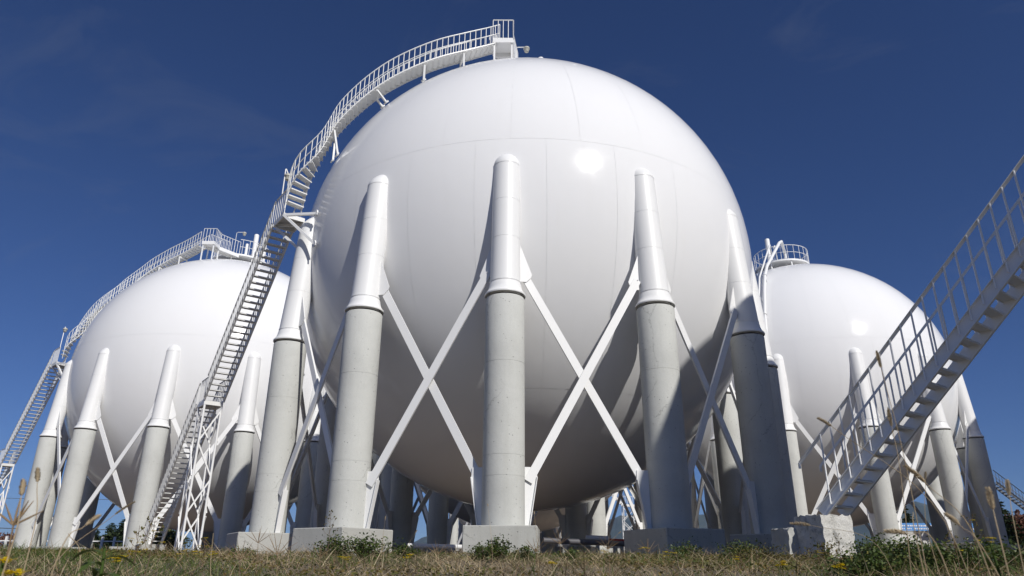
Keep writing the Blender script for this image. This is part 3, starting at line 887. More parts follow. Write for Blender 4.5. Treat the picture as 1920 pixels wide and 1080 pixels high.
def tank_truck(px0, px1, py, dist):
    p, q = ray(px0, py, dist), ray(px1, py, dist)
    t = empty('tank_trailer', Matrix.Translation(((p + q) / 2)), 'white tank trailer with a blue stripe parked far behind the middle tank', 'trailer')
    L = (q - p).length; zc = 0
    link('tank_body', MB().tube([(-L / 2, 0, 0), (-L / 2 + .3, 0, 0), (L / 2 - .3, 0, 0), (L / 2, 0, 0)], [.7, .95, .95, .7], 20).mesh('tank_body', M_WHITE, 40), t)
    link('stripe', MB().box((0, -.97, .25), (L * .96, .03, .35)).mesh('stripe', M_NAVY), t)
    h = (p.z - PLATEAU)
    for x in (-L * .3, -L * .12, L * .32):
        link('wheel', MB().tube([(x, -.9, -h + .5), (x, -.6, -h + .5)], .5, 16).mesh('wheel', plain('tyre', (.03, .03, .03), .8), 40), t)
    link('chassis', MB().box((0, 0, -1.05), (L, .9, .2)).mesh('chassis', M_PIPEDARK), t)
tank_truck(838, 905, 997, 110)

def blue_board():
    a, b = ray(1688, 997, 70), ray(1858, 997, 70)
    top = ray(1760, 981, 70).z; bot = ray(1760, 996, 70).z
    t = empty('lettered_board', Matrix.Translation((a.x, a.y, bot)), 'long light blue board with rows of small white lettering beyond the right tank', 'sign')
    L = b.x - a.x; H = top - bot
    link('board', MB().box((L / 2, 0, H / 2), (L, .12, H)).mesh('board', M_BLUE), t)
    mb = MB(); r2 = random.Random(4)
    for row in (.30, .66):
        x = .2
        while x < L - .4:
            w = r2.choice((.08, .12, .16)); g = r2.choice((.06, .06, .07, .25))
            mb.box((x + w / 2, -.07, H * row), (w, .02, H * .17)); x += w + g
    o = link('lettering', mb.mesh('lettering', M_WHITE), t)
    for x in np.linspace(.2, L - .2, 6): link('board_post', MB().box((x, .1, (PLATEAU - bot) / 2), (.1, .1, bot - PLATEAU)).mesh('board_post', M_PIPEDARK), t)
blue_board()
def low_wall():
    a, b = ray(1645, 1000, 62), ray(1738, 1000, 62)
    t = empty('low_wall', Matrix.Translation((a.x, a.y, PLATEAU)), 'low white painted wall below the light blue board', 'wall')
    L = b.x - a.x; H = ray(1700, 997, 62).z - PLATEAU
    link('wall_panel', MB().box((L / 2, 0, H / 2), (L, .3, H)).mesh('wall_panel', M_BLOCK), t)
    link('coping', MB().box((L / 2, 0, H + .04), (L + .1, .4, .08)).mesh('coping', M_FOOT), t)
low_wall()

# white barrier fence on the left horizon
def fence():
    y = 66.0
    x0, x1 = ray(-30, 1000, y).x, ray(262, 1000, y).x
    t = empty('post_fence', Matrix.Translation((x0, y, PLATEAU)), 'white post and rail fence on the horizon behind the left tank', 'fence')
    zt = ray(100, 1006, y).z - PLATEAU; L = x1 - x0
    for z in (zt * .45, zt * .82): link('rail', MB().box((L / 2, 0, z), (L, .05, .09)).mesh('rail', M_WHITE), t)
    me = MB().box((0, 0, zt / 2), (.16, .16, zt)).mesh('fence_post', M_WHITE)
    me2 = MB().box((0, 0, zt * .62), (.42, .3, zt * 1.24)).mesh('fence_pillar', M_BLOCK)
    n = 14
    for i in range(n):
        o = link('fence_post', me if i % 3 else me2, t, Matrix.Translation((L * i / (n - 1), 0.0, 0)))
fence()
def wires():
    for k, (py, d, lab) in enumerate(((986, 95, 'thin overhead cable, the lower of two on the left horizon'), (930, 100, 'thin overhead cable, the upper of two on the left horizon'))):
        p, q = ray(-220, py - 6, d), ray(420, py + 4, d)
        pts = [p.lerp(q, i / 16) + Vector((0, 0, -1.2 * math.sin(PI * i / 16) * .4)) for i in range(17)]
        tag(link('overhead_cable', MB().tube([v - p for v in pts], .05 if k == 0 else .03, 5).mesh('overhead_cable', M_PIPEDARK, 60), None, Matrix.Translation(p)), lab, 'cable')
wires()

# ------------------------------------------------------------------ trees, hills
def conifer(x, y, h, w, label, group=None, dense=1.0, z=PLATEAU):
    t = empty('conifer_tree', Matrix.Translation((x, y, z)), label, 'tree', group)
    link('trunk', MB().tube([(0, 0, 0), (0.05, 0, h * .5), (0, 0, h * .97)], [h * .022 + .04, h * .014, .015], 8).mesh('trunk', M_BARK, 60), t)
    V, F = [], []
    nl = int(22 * dense)
    for j in range(nl):
        f = j / (nl - 1); zz = h * (.10 + .88 * f); rad = w / 2 * (1 - f) ** .8 + .06 * w
        nb = int(11 - 5 * f)
        for b in range(nb):
            a = rnd.uniform(0, 2 * PI); rr = rad * rnd.uniform(.6, 1.12); dip = rnd.uniform(-.12, .12) * rr
            for q in range(12):
                s = (q + 1) / 12
                c = np.array([math.cos(a) * rr * s, math.sin(a) * rr * s, zz + dip * s - .05 * rr * s * s])
                for side in range(3):
                    u = rng.normal(size=3); u[2] *= .5; u /= np.linalg.norm(u)
                    v = rng.normal(size=3); v -= u * (u @ v); v /= np.linalg.norm(v)
                    L_ = rr * .22 * rnd.uniform(.5, 1.1) + h * .012; wd = L_ * .35
                    o = len(V); V += [c, c + u * L_ + v * wd, c + u * L_ - v * wd]; F.append((o, o + 1, o + 2))
    link('crown', np_mesh('crown', np.array(V), np.array(F), M_NEEDLE), t)
def at_px(px, py_top, dist):
    p = ray(px, 1000, dist); return p.x, p.y, ray(px, py_top, dist).z - PLATEAU
for px, top, d, w, lab in ((207, 980, 78, 3.2, 'dark conifer left of the left stair, left one of a close pair'), (230, 973, 80, 4.2, 'dark conifer left of the left stair, right one of a close pair'),
                           (181, 992, 76, 2.2, 'short dark conifer behind the dark rear column of the left tank'), (1886, 935, 60, 3.0, 'dark spruce standing alone at the right edge beyond the right tank'),
                           (1199, 968, 95, 3.6, 'small conifer beneath the distant white stair'), (1706, 948, 75, 2.6, 'tall narrow dark conifer seen under the right tank')):
    x, y, h = at_px(px, top, d)
    conifer(x, y, h, w, lab, 'dark conifers on the horizon')

def bushy(x, y, h, w, label, mat, z=PLATEAU):
    t = empty('bushy_tree', Matrix.Translation((x, y, z)), label, 'tree')
    mb = MB().tube([(0, 0, 0), (.1, 0, h * .35), (0, .1, h * .6)], [.16, .12, .06], 8)
    for k in range(7):
        a = k * 0.9; mb.tube([(0, 0, h * (.2 + .06 * k)), (math.cos(a) * w * .35, math.sin(a) * w * .35, h * (.5 + .06 * k))], [.06, .02], 5)
    link('trunk', mb.mesh('trunk', M_BARK, 60), t)
    n = 2600
    th = rng.uniform(0, 2 * PI, n); ph = np.arccos(rng.uniform(-1, 1, n)); r = rng.uniform(.35, 1, n) ** .5
    lob = 1 + .25 * np.sin(th * 3 + ph * 4)
    c = np.stack([np.cos(th) * np.sin(ph) * w / 2 * r * lob, np.sin(th) * np.sin(ph) * w / 2 * r * lob, h * .62 + np.cos(ph) * h * .38 * r * lob], 1)
    u = rng.normal(size=(n, 3)); u /= np.linalg.norm(u, axis=1)[:, None]; v = rng.normal(size=(n, 3)); v -= u * (u * v).sum(1)[:, None]; v /= np.linalg.norm(v, axis=1)[:, None]
    s = h * .05 * rng.uniform(.5, 1.3, (n, 1))
    V = np.stack([c - u * s, c + v * s * .5, c + u * s, c - v * s * .5], 1).reshape(-1, 3)
    link('crown', np_mesh('crown', V, np.arange(n * 4).reshape(-1, 4), mat), t)
M_OLIVE = island('olive_leaves', [(0, (.07, .09, .03)), (.6, (.11, .12, .04)), (1, (.17, .15, .07))], .7, .15)
M_RUST = island('rusty_leaves', [(0, (.16, .07, .05)), (.6, (.22, .11, .07)), (1, (.11, .06, .05))], .8, .1)
x, y, h = at_px(290, 985, 72); bushy(x, y, h, 4.5, 'olive green tree behind the foot of the middle stair', M_OLIVE)
x, y, h = at_px(310, 992, 70); bushy(x, y, h, 4.0, 'low olive tree behind the white lattice tower', M_OLIVE)
x, y, h = at_px(18, 1000, 90); bushy(x, y, h, 6.0, 'reddish brown bush at the far left horizon', M_RUST)
x, y, h = at_px(1915, 965, 66); bushy(x, y, h, 3.2, 'rusty red leaved bush at the right edge beside the spruce', M_RUST)

def hedge():
    n = 9000
    x = rng.uniform(-110, 120, n); yy = 150 + rng.uniform(-3, 3, n); hh = 1.6 + 1.2 * np.sin(x * .13) + .8 * np.sin(x * .41 + 1)
    z = PLATEAU + rng.uniform(0, 1, n) * np.maximum(.6, hh)
    c = np.stack([x, yy, z], 1); u = rng.normal(size=(n, 3)); u /= np.linalg.norm(u, axis=1)[:, None]; v = rng.normal(size=(n, 3)); v /= np.linalg.norm(v, axis=1)[:, None]
    s = rng.uniform(.3, .7, (n, 1)); V = np.stack([c - u * s, c + v * s * .6, c + u * s], 1).reshape(-1, 3)
    tag(link('far_scrub', np_mesh('far_scrub', V, np.arange(n * 3).reshape(-1, 3), M_NEEDLE)), kind='stuff')
hedge()

def hills():
    az = np.linspace(math.radians(-12), math.radians(50), 180)
    ridge_px = [(700, 1052), (800, 1010), (860, 985), (960, 975), (1145, 970), (1300, 962), (1500, 955), (1714, 946), (1850, 968), (1930, 975), (2400, 990), (3000, 1020)]
    A = [math.atan2(ray(p, q, 1).x, 1) for p, q in ridge_px]; E_ = [ray(p, q, 1).z / math.hypot(1, ray(p, q, 1).x) for p, q in ridge_px]
    el = np.interp(az, A, E_)
    nz_ = sum(np.sin(az * f + k) * .0035 / (k + 1) for k, f in enumerate((41, 83, 171, 333)))
    D = 3200.0
    V = []
    rows = 12
    for j in range(rows):
        f = j / (rows - 1)
        dist = D * (.72 + .28 * f)
        hgt = np.maximum(0, (el + nz_) * D) * f ** .8 * (1 + (.08 * np.sin(az * 120 + j * 1.7) if 0 < j < rows - 1 else 0))
        V.append(np.stack([np.sin(az) * dist, np.cos(az) * dist, hgt - 5 * (j == 0)], 1))
    V.append(np.stack([np.sin(az) * D * 1.25, np.cos(az) * D * 1.25, np.full_like(az, -5.)], 1)); rows += 1
    V = np.concatenate(V); n = len(az)
    i = (np.arange(rows - 1)[:, None] * n + np.arange(n - 1)[None]).ravel()
    N = Nodes('hillside_forest')
    g = N.n.new('ShaderNodeNewGeometry').outputs['Position']
    N.set('Base Color', N.ramp(N.noise(.006, 8, .7, co=g), [(.35, (.035, .05, .04)), (.55, (.05, .065, .045)), (.7, (.09, .09, .07))])); N.set('Roughness', .95)
    tag(link('hills', np_mesh('hills', V, np.stack([i, i + 1, i + n + 1, i + n], 1), N.m, True)), kind='structure')
hills()

# ------------------------------------------------------------------ vegetation on the bank
def blades(n, pos, h, wd, lean, mat, seg=3, name='grass', droop=.5, droop_r=.5):
    """curved tapering blades; pos (n,3), h (n,), wd (n,)"""
    a = rng.uniform(0, 2 * PI, n); d = np.stack([np.cos(a), np.sin(a)], 1)
    b = rng.uniform(0, 2 * PI, n); sd = np.stack([np.cos(b), np.sin(b), np.zeros(n)], 1)
    ln = lean * rng.uniform(.2, 1.6, n); dr = droop * rng.uniform(0, 1, n)
    V = []
    for k in range(seg + 1):
        t = k / seg
        out = h * (ln * t + dr * t * t * 1.2); z = h * (t - dr * .75 * t * t)
        p = pos + np.stack([d[:, 0] * out, d[:, 1] * out, z], 1)
        w = (wd * (1 - t ** 1.5) * .5 + .0004)[:, None] * sd
        V += [p - w, p + w]
    V = np.stack(V, 1)                                        # n, 2(seg+1), 3
    m = 2 * (seg + 1); base = (np.arange(n) * m)[:, None]
    F = np.concatenate([np.stack([base[:, 0] + 2 * k, base[:, 0] + 2 * k + 1, base[:, 0] + 2 * k + 3, base[:, 0] + 2 * k + 2], 1) for k in range(seg)])
    return V.reshape(-1, 3), F

def fan(n, y0, y1, power=1.0, margin=1.5):
    y = y0 + (y1 - y0) * rng.uniform(0, 1, n) ** power
    x = rng.uniform(-1, 1, n) * (y * .80 + margin)
    return x, y
def patch(x, y, s, seed): return np.sin(x * s + seed) * np.cos(y * s * .8 + seed * 2) + .6 * np.sin(x * s * 2.3 + y * s * 1.9 + seed)

def dry_grass():
    x, y = fan(46000, 2.0, 17.5, .8)
    g = patch(x, y, .55, 1.0) + rng.normal(0, .4, len(x))
    x, y = x[g > -.45], y[g > -.45]; n = len(x)
    h = rng.uniform(.05, 1, n) ** 1.6 * .19 + .03
    h = h * np.clip(1 + .5 * patch(x, y, 2.1, 3.) + .25 * patch(x, y, .7, 6.), .35, 2.1)
    V, F = blades(n, np.stack([x, y, gz(x, y) - .01], 1), h, rng.uniform(.003, .011, n) * (.65 + y / 12), 1.3, M_DRY, droop=1.1)
    tag(link('dry_grass', np_mesh('dry_grass', V, F, M_DRY)), kind='stuff')
dry_grass()
def green_grass():
    x, y = fan(44000, 2.0, 17.5, .8)
    g = patch(x, y, .7, 4.2) + .35 * (x > 0) + rng.normal(0, .3, len(x))
    x, y = x[g > .15], y[g > .15]; n = len(x)
    h = rng.uniform(.05, .16, n) * np.clip(1 + .5 * patch(x, y, 1.7, 8.), .5, 1.9)
    V, F = blades(n, np.stack([x, y, gz(x, y) - .01], 1), h, rng.uniform(.004, .009, n) * (.6 + y / 14), .4, M_GREEN, droop=.5)
    tag(link('green_grass', np_mesh('green_grass', V, F, M_GREEN)), kind='stuff')
green_grass()
def creeping_cover():
    x, y = fan(60000, 3.0, 17.5, .8)
    g = patch(x, y, .6, 2.2) + .3 * (x > 1) + rng.normal(0, .35, len(x))
    x, y = x[g > .3], y[g > .3]; n = len(x)
    c = np.stack([x, y, gz(x, y) + rng.uniform(.0, .10, n)], 1)
    u = rng.normal(size=(n, 3)); u[:, 2] *= .5; u /= np.linalg.norm(u, axis=1)[:, None]; v = rng.normal(size=(n, 3)); v -= u * (u * v).sum(1)[:, None]; v /= np.linalg.norm(v, axis=1)[:, None]
    s = rng.uniform(.008, .020, (n, 1)) * (.6 + y / 12)[:, None]
    V = np.stack([c - u * s, c + v * s * .5, c + u * s, c - v * s * .5], 1).reshape(-1, 3)
    tag(link('creeping_weeds', np_mesh('creeping_weeds', V, np.arange(n * 4).reshape(-1, 4), M_FERN)), kind='stuff')
creeping_cover()
def gravel():
    n = 5200
    x = rng.uniform(-18, 18, n); y = rng.uniform(14.2, 20, n)
    k = (patch(x, y, .5, 5.) > .1) | (np.abs(x + 2.5) < 1.3) | (np.abs(x - 3) < 1.0); x, y = x[k], y[k]; n = len(x)
    ico = np.array([(0, 0, 1), (.9, 0, .1), (.2, .85, 0), (-.8, .5, .1), (-.7, -.6, 0), (.3, -.9, .1), (0, 0, -.8)])
    fc = np.array([(0, 1, 2), (0, 2, 3), (0, 3, 4), (0, 4, 5), (0, 5, 1), (6, 2, 1), (6, 3, 2), (6, 4, 3), (6, 5, 4), (6, 1, 5)])
    s = rng.uniform(.012, .038, (n, 1, 1)) * rng.uniform(.6, 1.2, (n, 1, 3)); a = rng.uniform(0, 6.28, n)
    P = ico[None] * s; P = np.stack([P[..., 0] * np.cos(a)[:, None] - P[..., 1] * np.sin(a)[:, None], P[..., 0] * np.sin(a)[:, None] + P[..., 1] * np.cos(a)[:, None], P[..., 2]], -1)
    P += np.stack([x, y, gz(x, y) + .015], 1)[:, None]
    F = (fc[None] + (np.arange(n) * 7)[:, None, None]).reshape(-1, 3)
    tag(link('gravel', np_mesh('gravel', P.reshape(-1, 3), F, island('gravel_stones', [(0, (.30, .29, .27)), (.5, (.52, .51, .48)), (1, (.66, .65, .62))], .85, 0))), kind='stuff')
gravel()

def quads(c, s, aspect=.5, flat=.6):
    n = len(c)
    u = rng.normal(size=(n, 3)); u[:, 2] *= flat; u /= np.linalg.norm(u, axis=1)[:, None]; v = rng.normal(size=(n, 3)); v -= u * (u * v).sum(1)[:, None]; v /= np.linalg.norm(v, axis=1)[:, None]
    w = np.cross(u, v); s = s[:, None]
    mid = c + w * s * .12
    V = np.stack([c - u * s, mid - v * s * aspect, c + u * s, mid + v * s * aspect, ], 1).reshape(-1, 3)
    return V, np.arange(n * 4).reshape(-1, 4)

def leafy_weed(px, dist, top, width, label, n=700, leaf=.021, mat=None, stems=14):
    """rounded leafy plant: px = photo column, top = photo row of its top"""
    p = ray(px, 1040, dist); g = float(gz(p.x, p.y)); h = max(.12, ray(px, top, dist).z - g)
    t = empty('leafy_weed', Matrix.Translation((p.x, p.y, g)), label, 'weed', 'leafy green weeds on the bank')
    n = int(n * 1.5); r2 = np.random.default_rng(int(px))
    mb = MB(); tips = []
    for k in range(stems):
        a = r2.uniform(0, 2 * PI); rr = r2.uniform(.1, 1) * width / 2; hh = h * r2.uniform(.65, 1.0) * (1 - .35 * rr / (width / 2))
        q = [Vector((math.cos(a) * rr * s * .9, math.sin(a) * rr * s * .6, hh * s ** .8)) for s in (0, .35, .7, 1)]
        mb.tube(q, [.004, .0035, .003, .0015], 5, caps=False); tips.append(q)
    link('stems', mb.mesh('stems', M_STEM, 60), t)
    C_ = []
    for k in range(n):
        q = tips[k % stems]; s = r2.uniform(.25, 1.05); i = min(2, int(s * 3)); f = s * 3 - i
        b = q[i].lerp(q[i + 1], f); C_.append(np.array(b) + r2.normal(0, .032, 3) * (width / .5))
    C_ = np.array(C_); C_[:, 2] = np.maximum(C_[:, 2], .01)
    V, F = quads(C_, r2.uniform(.5, 1.2, n) * leaf, .55)
    link('leaves', np_mesh('leaves', V, F, mat or M_LEAF), t)
for px, d, top, w, lab, n in (
    (625, 10.5, 1000, .75, 'dark green leafy weed in front of the left part of the second footing', 900),
    (690, 10.2, 1001, .80, 'dark green leafy weed in front of the footing of the column left of centre', 1100),
    (760, 11.0, 1022, .70, 'low dark green weed between the two middle footings', 600),
    (905, 11.5, 1012, .55, 'leafy weed at the left foot of the front footing', 600),
    (935, 10.8, 1004, .60, 'tallest leafy weed before the front footing', 800),
    (985, 11.4, 1022, .55, 'low leafy weed before the right half of the front footing', 500),
    (1065, 11.8, 1030, .6, 'very low leafy weed before the dark grey pipe', 400),
    (1290, 12.0, 1020, .9, 'wide green weed in front of the shaded footing right of centre', 800),
    (1385, 11.5, 1012, .8, 'green weed at the right end of the shaded footing', 800),
    (1640, 8.5, 1012, .9, 'dense dark green weed right of the rough white block', 1300),
    (1700, 8.0, 1010, .9, 'dense dark green weed before the sunlit column of the right tank', 1500),
    (1620, 6.5, 1032, .8, 'low green weed below the rough white block, near the bottom edge', 1100),
    (1770, 7.0, 1026, .8, 'low green weed between the dry stalks on the right', 1000),
    (1850, 7.5, 1015, .9, 'dark green weed near the right edge under the dark columns', 1200),
    (1905, 6.8, 1018, .7, 'green weed cut by the right edge', 800),
    (455, 12.5, 1026, .6, 'small low weed before the footing left of the middle tank', 350)):
    leafy_weed(px, d, top, w, lab, n)
leafy_weed(1545, 9.5, 1008, .5, 'thin brownish weed standing before the rough white block', 260, .018, M_FERN, 9)
leafy_weed(1430, 10, 1030, 1.1, 'yellowish feathery low weed left of the rough white block', 900, .015, M_FERN, 14)

def broad_weed(px, dist, top, label, nl=16, L=.16):
    """close plant with long narrow green leaves"""
    p = ray(px, 1060, dist); g = float(gz(p.x, p.y)); h = ray(px, top, dist).z - g
    t = empty('broadleaf_plant', Matrix.Translation((p.x, p.y, g)), label, 'weed')
    link('stem', MB().tube([(0, 0, 0), (.01, 0, h * .6), (0, .005, h)], [.006, .005, .003], 7).mesh('stem', M_GREEN, 60), t)
    for k in range(nl):
        a = k * 2.4; z = h * (.35 + .65 * k / nl); l = L * rnd.uniform(.6, 1) * (1 - .4 * k / nl)
        mb = MB(); d = Vector((math.cos(a), math.sin(a), 0)); s = Vector((-math.sin(a), math.cos(a), 0)); vs = []
        for q in range(6):
            f = q / 5; c = d * (l * f) + Vector((0, 0, z + l * (.5 * f - .75 * f * f))); w = l * .16 * math.sin(PI * min(1, f * .9 + .1)) + .001
            vs += [c - s * w + Vector((0, 0, w * .3)), c, c + s * w + Vector((0, 0, w * .3))]
        fs = []
        for q in range(5): fs += [(q * 3, q * 3 + 1, q * 3 + 4, q * 3 + 3), (q * 3 + 1, q * 3 + 2, q * 3 + 5, q * 3 + 4)]
        mb.add(vs, fs); link('leaf', mb.mesh('leaf', M_LEAF, 60), t)
broad_weed(188, 1.7, 1028, 'blurred green plant with long narrow leaves close to the lens at lower left', 18, .13)
broad_weed(1868, 2.2, 1020, 'blurred green leafy plant close to the lens at lower right', 14, .12)

def head_mesh(n, r, seed):
    r2 = random.Random(seed); mb = MB()
    for k in range(n):
        a = r2.uniform(0, 2 * PI); rr = r * math.sqrt(r2.random()); c = Vector((math.cos(a) * rr, math.sin(a) * rr, r2.uniform(-.2, .25) * r))
        s = r * .33
        for q in range(5):
            b = q * PI * 2 / 5 + r2.random()
            d = Vector((math.cos(b), math.sin(b), r2.uniform(.1, .5))); e = Vector((-math.sin(b), math.cos(b), 0)) * s * .42
            mb.add([c, c + d * s * .6 + e, c + d * s * 1.2, c + d * s * .6 - e], [(0, 1, 2, 3)])
    return mb.mesh('flower_head', M_FLOWER)
heads = [head_mesh(14, .016, i) for i in range(3)]
def flower_plant(px, py, dist, nh, spread, label, tall=0):
    c = ray(px, py, dist); g = float(gz(c.x, c.y)); c.z = max(c.z, g + .13)
    t = empty('yellow_flower', Matrix.Translation((c.x, c.y, g)), label, 'flower', 'yellow wildflowers in the grass')
    for k in range(nh):
        dx, dz = rnd.uniform(-1, 1) * spread, rnd.uniform(-.8, .6) * spread * .7
        e = Vector((dx, rnd.uniform(-1, 1) * spread, max(.03, c.z - g + dz)))
        s = link('stem', MB().tube([(dx * .2, 0, 0), e * .6 + Vector((0, 0, e.z * .1)), e], [.002, .0016, .0012], 5, caps=False).mesh('stem', M_GREEN, 60), t)
        link('flower_head', heads[k % 3], s, Matrix.Translation(e) @ Matrix.Rotation(rnd.uniform(0, 6), 4, 'Z') @ Matrix.Scale(rnd.uniform(1.1, 1.8) * (.75 + dist / 20), 4))
for px, py, d, nh, sp, lab in (
    (765, 1056, 8.5, 6, .05, 'yellow flowers low in the grass below the white pipe'), (643, 1060, 8, 6, .06, 'yellow flowers at the bottom below the dark leafy weeds'),
    (1135, 1042, 12, 5, .07, 'yellow flowers before the gravel right of the front footing'), (1205, 1032, 12, 8, .10, 'yellow flowers at the left end of the shaded footing'),
    (1255, 1048, 10.5, 4, .07, 'few yellow flowers below the shaded footing'), (1040, 1076, 6, 4, .03, 'yellow flowers at the bottom edge below the front column'),
    (1465, 1066, 6.5, 6, .04, 'yellow flowers right of the bottom centre under the rough block'), (1572, 1074, 5.6, 9, .04, 'bright yellow flower cluster at the bottom edge, right side'),
    (1537, 1034, 9, 3, .05, 'two small yellow flowers beneath the rough white block'), (1755, 1024, 7, 2, .03, 'single yellow flower among the dry stalks on the right'),
    (1825, 976, 8, 1, .01, 'single yellow flower high on a thin stem at the right'), (1860, 1012, 7.5, 4, .06, 'yellow flowers among the weeds near the right edge'),
    (215, 1062, 6, 14, .05, 'cluster of yellow flowers in the grass at the lower left'), (340, 1042, 9, 5, .06, 'yellow flowers below the white lattice tower'),
    (250, 1034, 8, 4, .06, 'small yellow flowers before the foot of the middle stair'), (370, 1046, 9, 4, .07, 'yellow flowers right of the lattice tower base'),
    (395, 1062, 8, 4, .06, 'few yellow flowers at the lower left of the footing'), (1385, 1062, 8, 3, .04, 'small yellow flowers below the right end of the shaded footing')):
    flower_plant(px, py, d, nh, sp, lab)
big = head_mesh(26, .020, 9)
for px, py, lab in ((6, 1052, 'blurred big yellow flower at the left edge, close to the lens'), (30, 1075, 'blurred big yellow flower in the lower left corner, close to the lens')):
    c = ray(px, py, 1.35); g = float(gz(c.x, c.y)); t = empty('yellow_flower', Matrix.Translation((c.x, c.y, g)), lab, 'flower')
    link('stem', MB().tube([(0, 0, 0), (.01, 0, (c.z - g) * .5), (0, 0, c.z - g)], .003, 6).mesh('stem', M_GREEN, 60), t)
    link('flower_head', big, t, Matrix.Translation((0, 0, c.z - g)))

def wild_stalk(px, py, dist, label, nb=9, flowers=3, seedr=.006):
    """thin branching weed with seed buds"""
    c = ray(px, py, dist); g = float(gz(c.x, c.y)); h = c.z - g
    t = empty('branching_stalk', Matrix.Translation((c.x, c.y, g)), label, 'weed', 'thin branching stalks')
    mb = MB(); bud = MB(); r2 = random.Random(int(px * 7 + py)); ends = []
    mb.tube([(0, 0, 0), (.01, 0, h * .5), (0, 0, h)], [.003, .0025, .0012], 5)
    for k in range(nb):
        z = h * (.45 + .5 * k / nb); a = k * 2.3 + r2.random(); l = h * .25 * r2.uniform(.5, 1.1) * (1.15 - k / nb * .7)
        e = Vector((math.cos(a) * l * .8, math.sin(a) * l * .4, z + l * .8))
        mb.tube([(0, 0, z), ((e.x) * .6, e.y * .6, z + l * .3), e], [.0018, .0015, .001], 5, caps=False); ends.append(e)
        for q in range(3):
            o = e + Vector((r2.uniform(-1, 1), r2.uniform(-1, 1), r2.uniform(-1, .6))) * l * .22
            mb.tube([e - Vector((0, 0, l * .15)), o], .0008, 4, caps=False)
            bud.lathe([(.001, -seedr), (seedr * .8, -seedr * .3), (seedr * .7, seedr * .5), (.001, seedr)], 6)
            for i in range(len(bud.v) - 24, len(bud.v)): bud.v[i] = (bud.v[i][0] + o.x, bud.v[i][1] + o.y, bud.v[i][2] + o.z)
    link('stem', mb.mesh('stem', M_STEM, 60), t); tag(link('buds', bud.mesh('buds', M_FERN, 60), t), kind='stuff')
    for k in range(min(flowers, len(ends))):
        link('flower_head', heads[k % 3], t, Matrix.Translation(ends[k * 2 % len(ends)] + Vector((0, 0, .01))))
wild_stalk(621, 955, 10.4, 'thin dark seed stalk rising before the column left of centre', 12, 0, .009)
wild_stalk(262, 985, 4.5, 'branching stalk with yellow flowers before the left tank column', 9, 3)
wild_stalk(292, 965, 4.6, 'taller branching stalk with buds before the foot of the middle stair', 9, 2)
wild_stalk(385, 1008, 5.2, 'short branching stalk with yellow flowers right of the lattice tower', 8, 4)
wild_stalk(1568, 1000, 9, 'thin reddish stalk before the rough white block', 9, 0)
wild_stalk(1815, 965, 6, 'branching dark stalk before the shaded columns on the right', 9, 1)
wild_stalk(1782, 990, 5.5, 'shorter branching stalk among the dry grasses on the right', 8, 1)

def foxtail(base, mid, tip, dist, label, head=.10, hr=.009, mat=None):
    """dry grass stalk with a bristly seed head; base, mid, tip are photo points"""
    P = [ray(*base, dist), ray(*mid, dist * 1.01), ray(*tip, dist * 1.03)]
    g = float(gz(P[0].x, P[0].y)); P[0].z = min(P[0].z, g + .0) if base[1] > 1060 else P[0].z
    r = P[0].copy(); pts = crom([tuple(p - r) for p in P], 14)
    pts = [Vector(p) for p in pts]
    t = empty('foxtail_grass', Matrix.Translation(r), label, 'grass stalk', 'tall dry grass stalks near the lens')
    link('stem', MB().tube(pts, [.0016 - .0008 * i / 13 for i in range(14)], 5).mesh('stem', M_STRAW, 60), t)
    if head > 0:
        d = (pts[-1] - pts[-2]).normalized(); e = pts[-1]
        n = 260; r2 = np.random.default_rng(int(tip[0] + tip[1])); s = r2.uniform(0, 1, n)
        prof = np.sin(np.pi * np.clip(s * .9 + .08, 0, 1)) ** .6
        bend = Vector((d.x, d.y, d.z - .25)).normalized()
        cen = np.array([tuple(e + d * (head * q) + (bend - d) * head * q * q * .5) for q in s])
        u = r2.normal(size=(n, 3)); u -= np.outer(u @ np.array(d), np.array(d)); u /= np.linalg.norm(u, axis=1)[:, None]
        o = u * (hr * prof)[:, None] ; tipv = cen + o * 1.0 + np.array(d) * .006 + u * (.005 * r2.uniform(.3, 1, n))[:, None]
        sd = np.cross(u, np.array(d)) * .0011
        V = np.stack([cen - sd * 1.6, cen + o + np.array(d) * .002 - sd * 1.6, tipv, cen + o + np.array(d) * .002 + sd * 1.6], 1).reshape(-1, 3)
        link('seed_head', np_mesh('seed_head', V, np.arange(n * 4).reshape(-1, 4), M_HEAD), t)
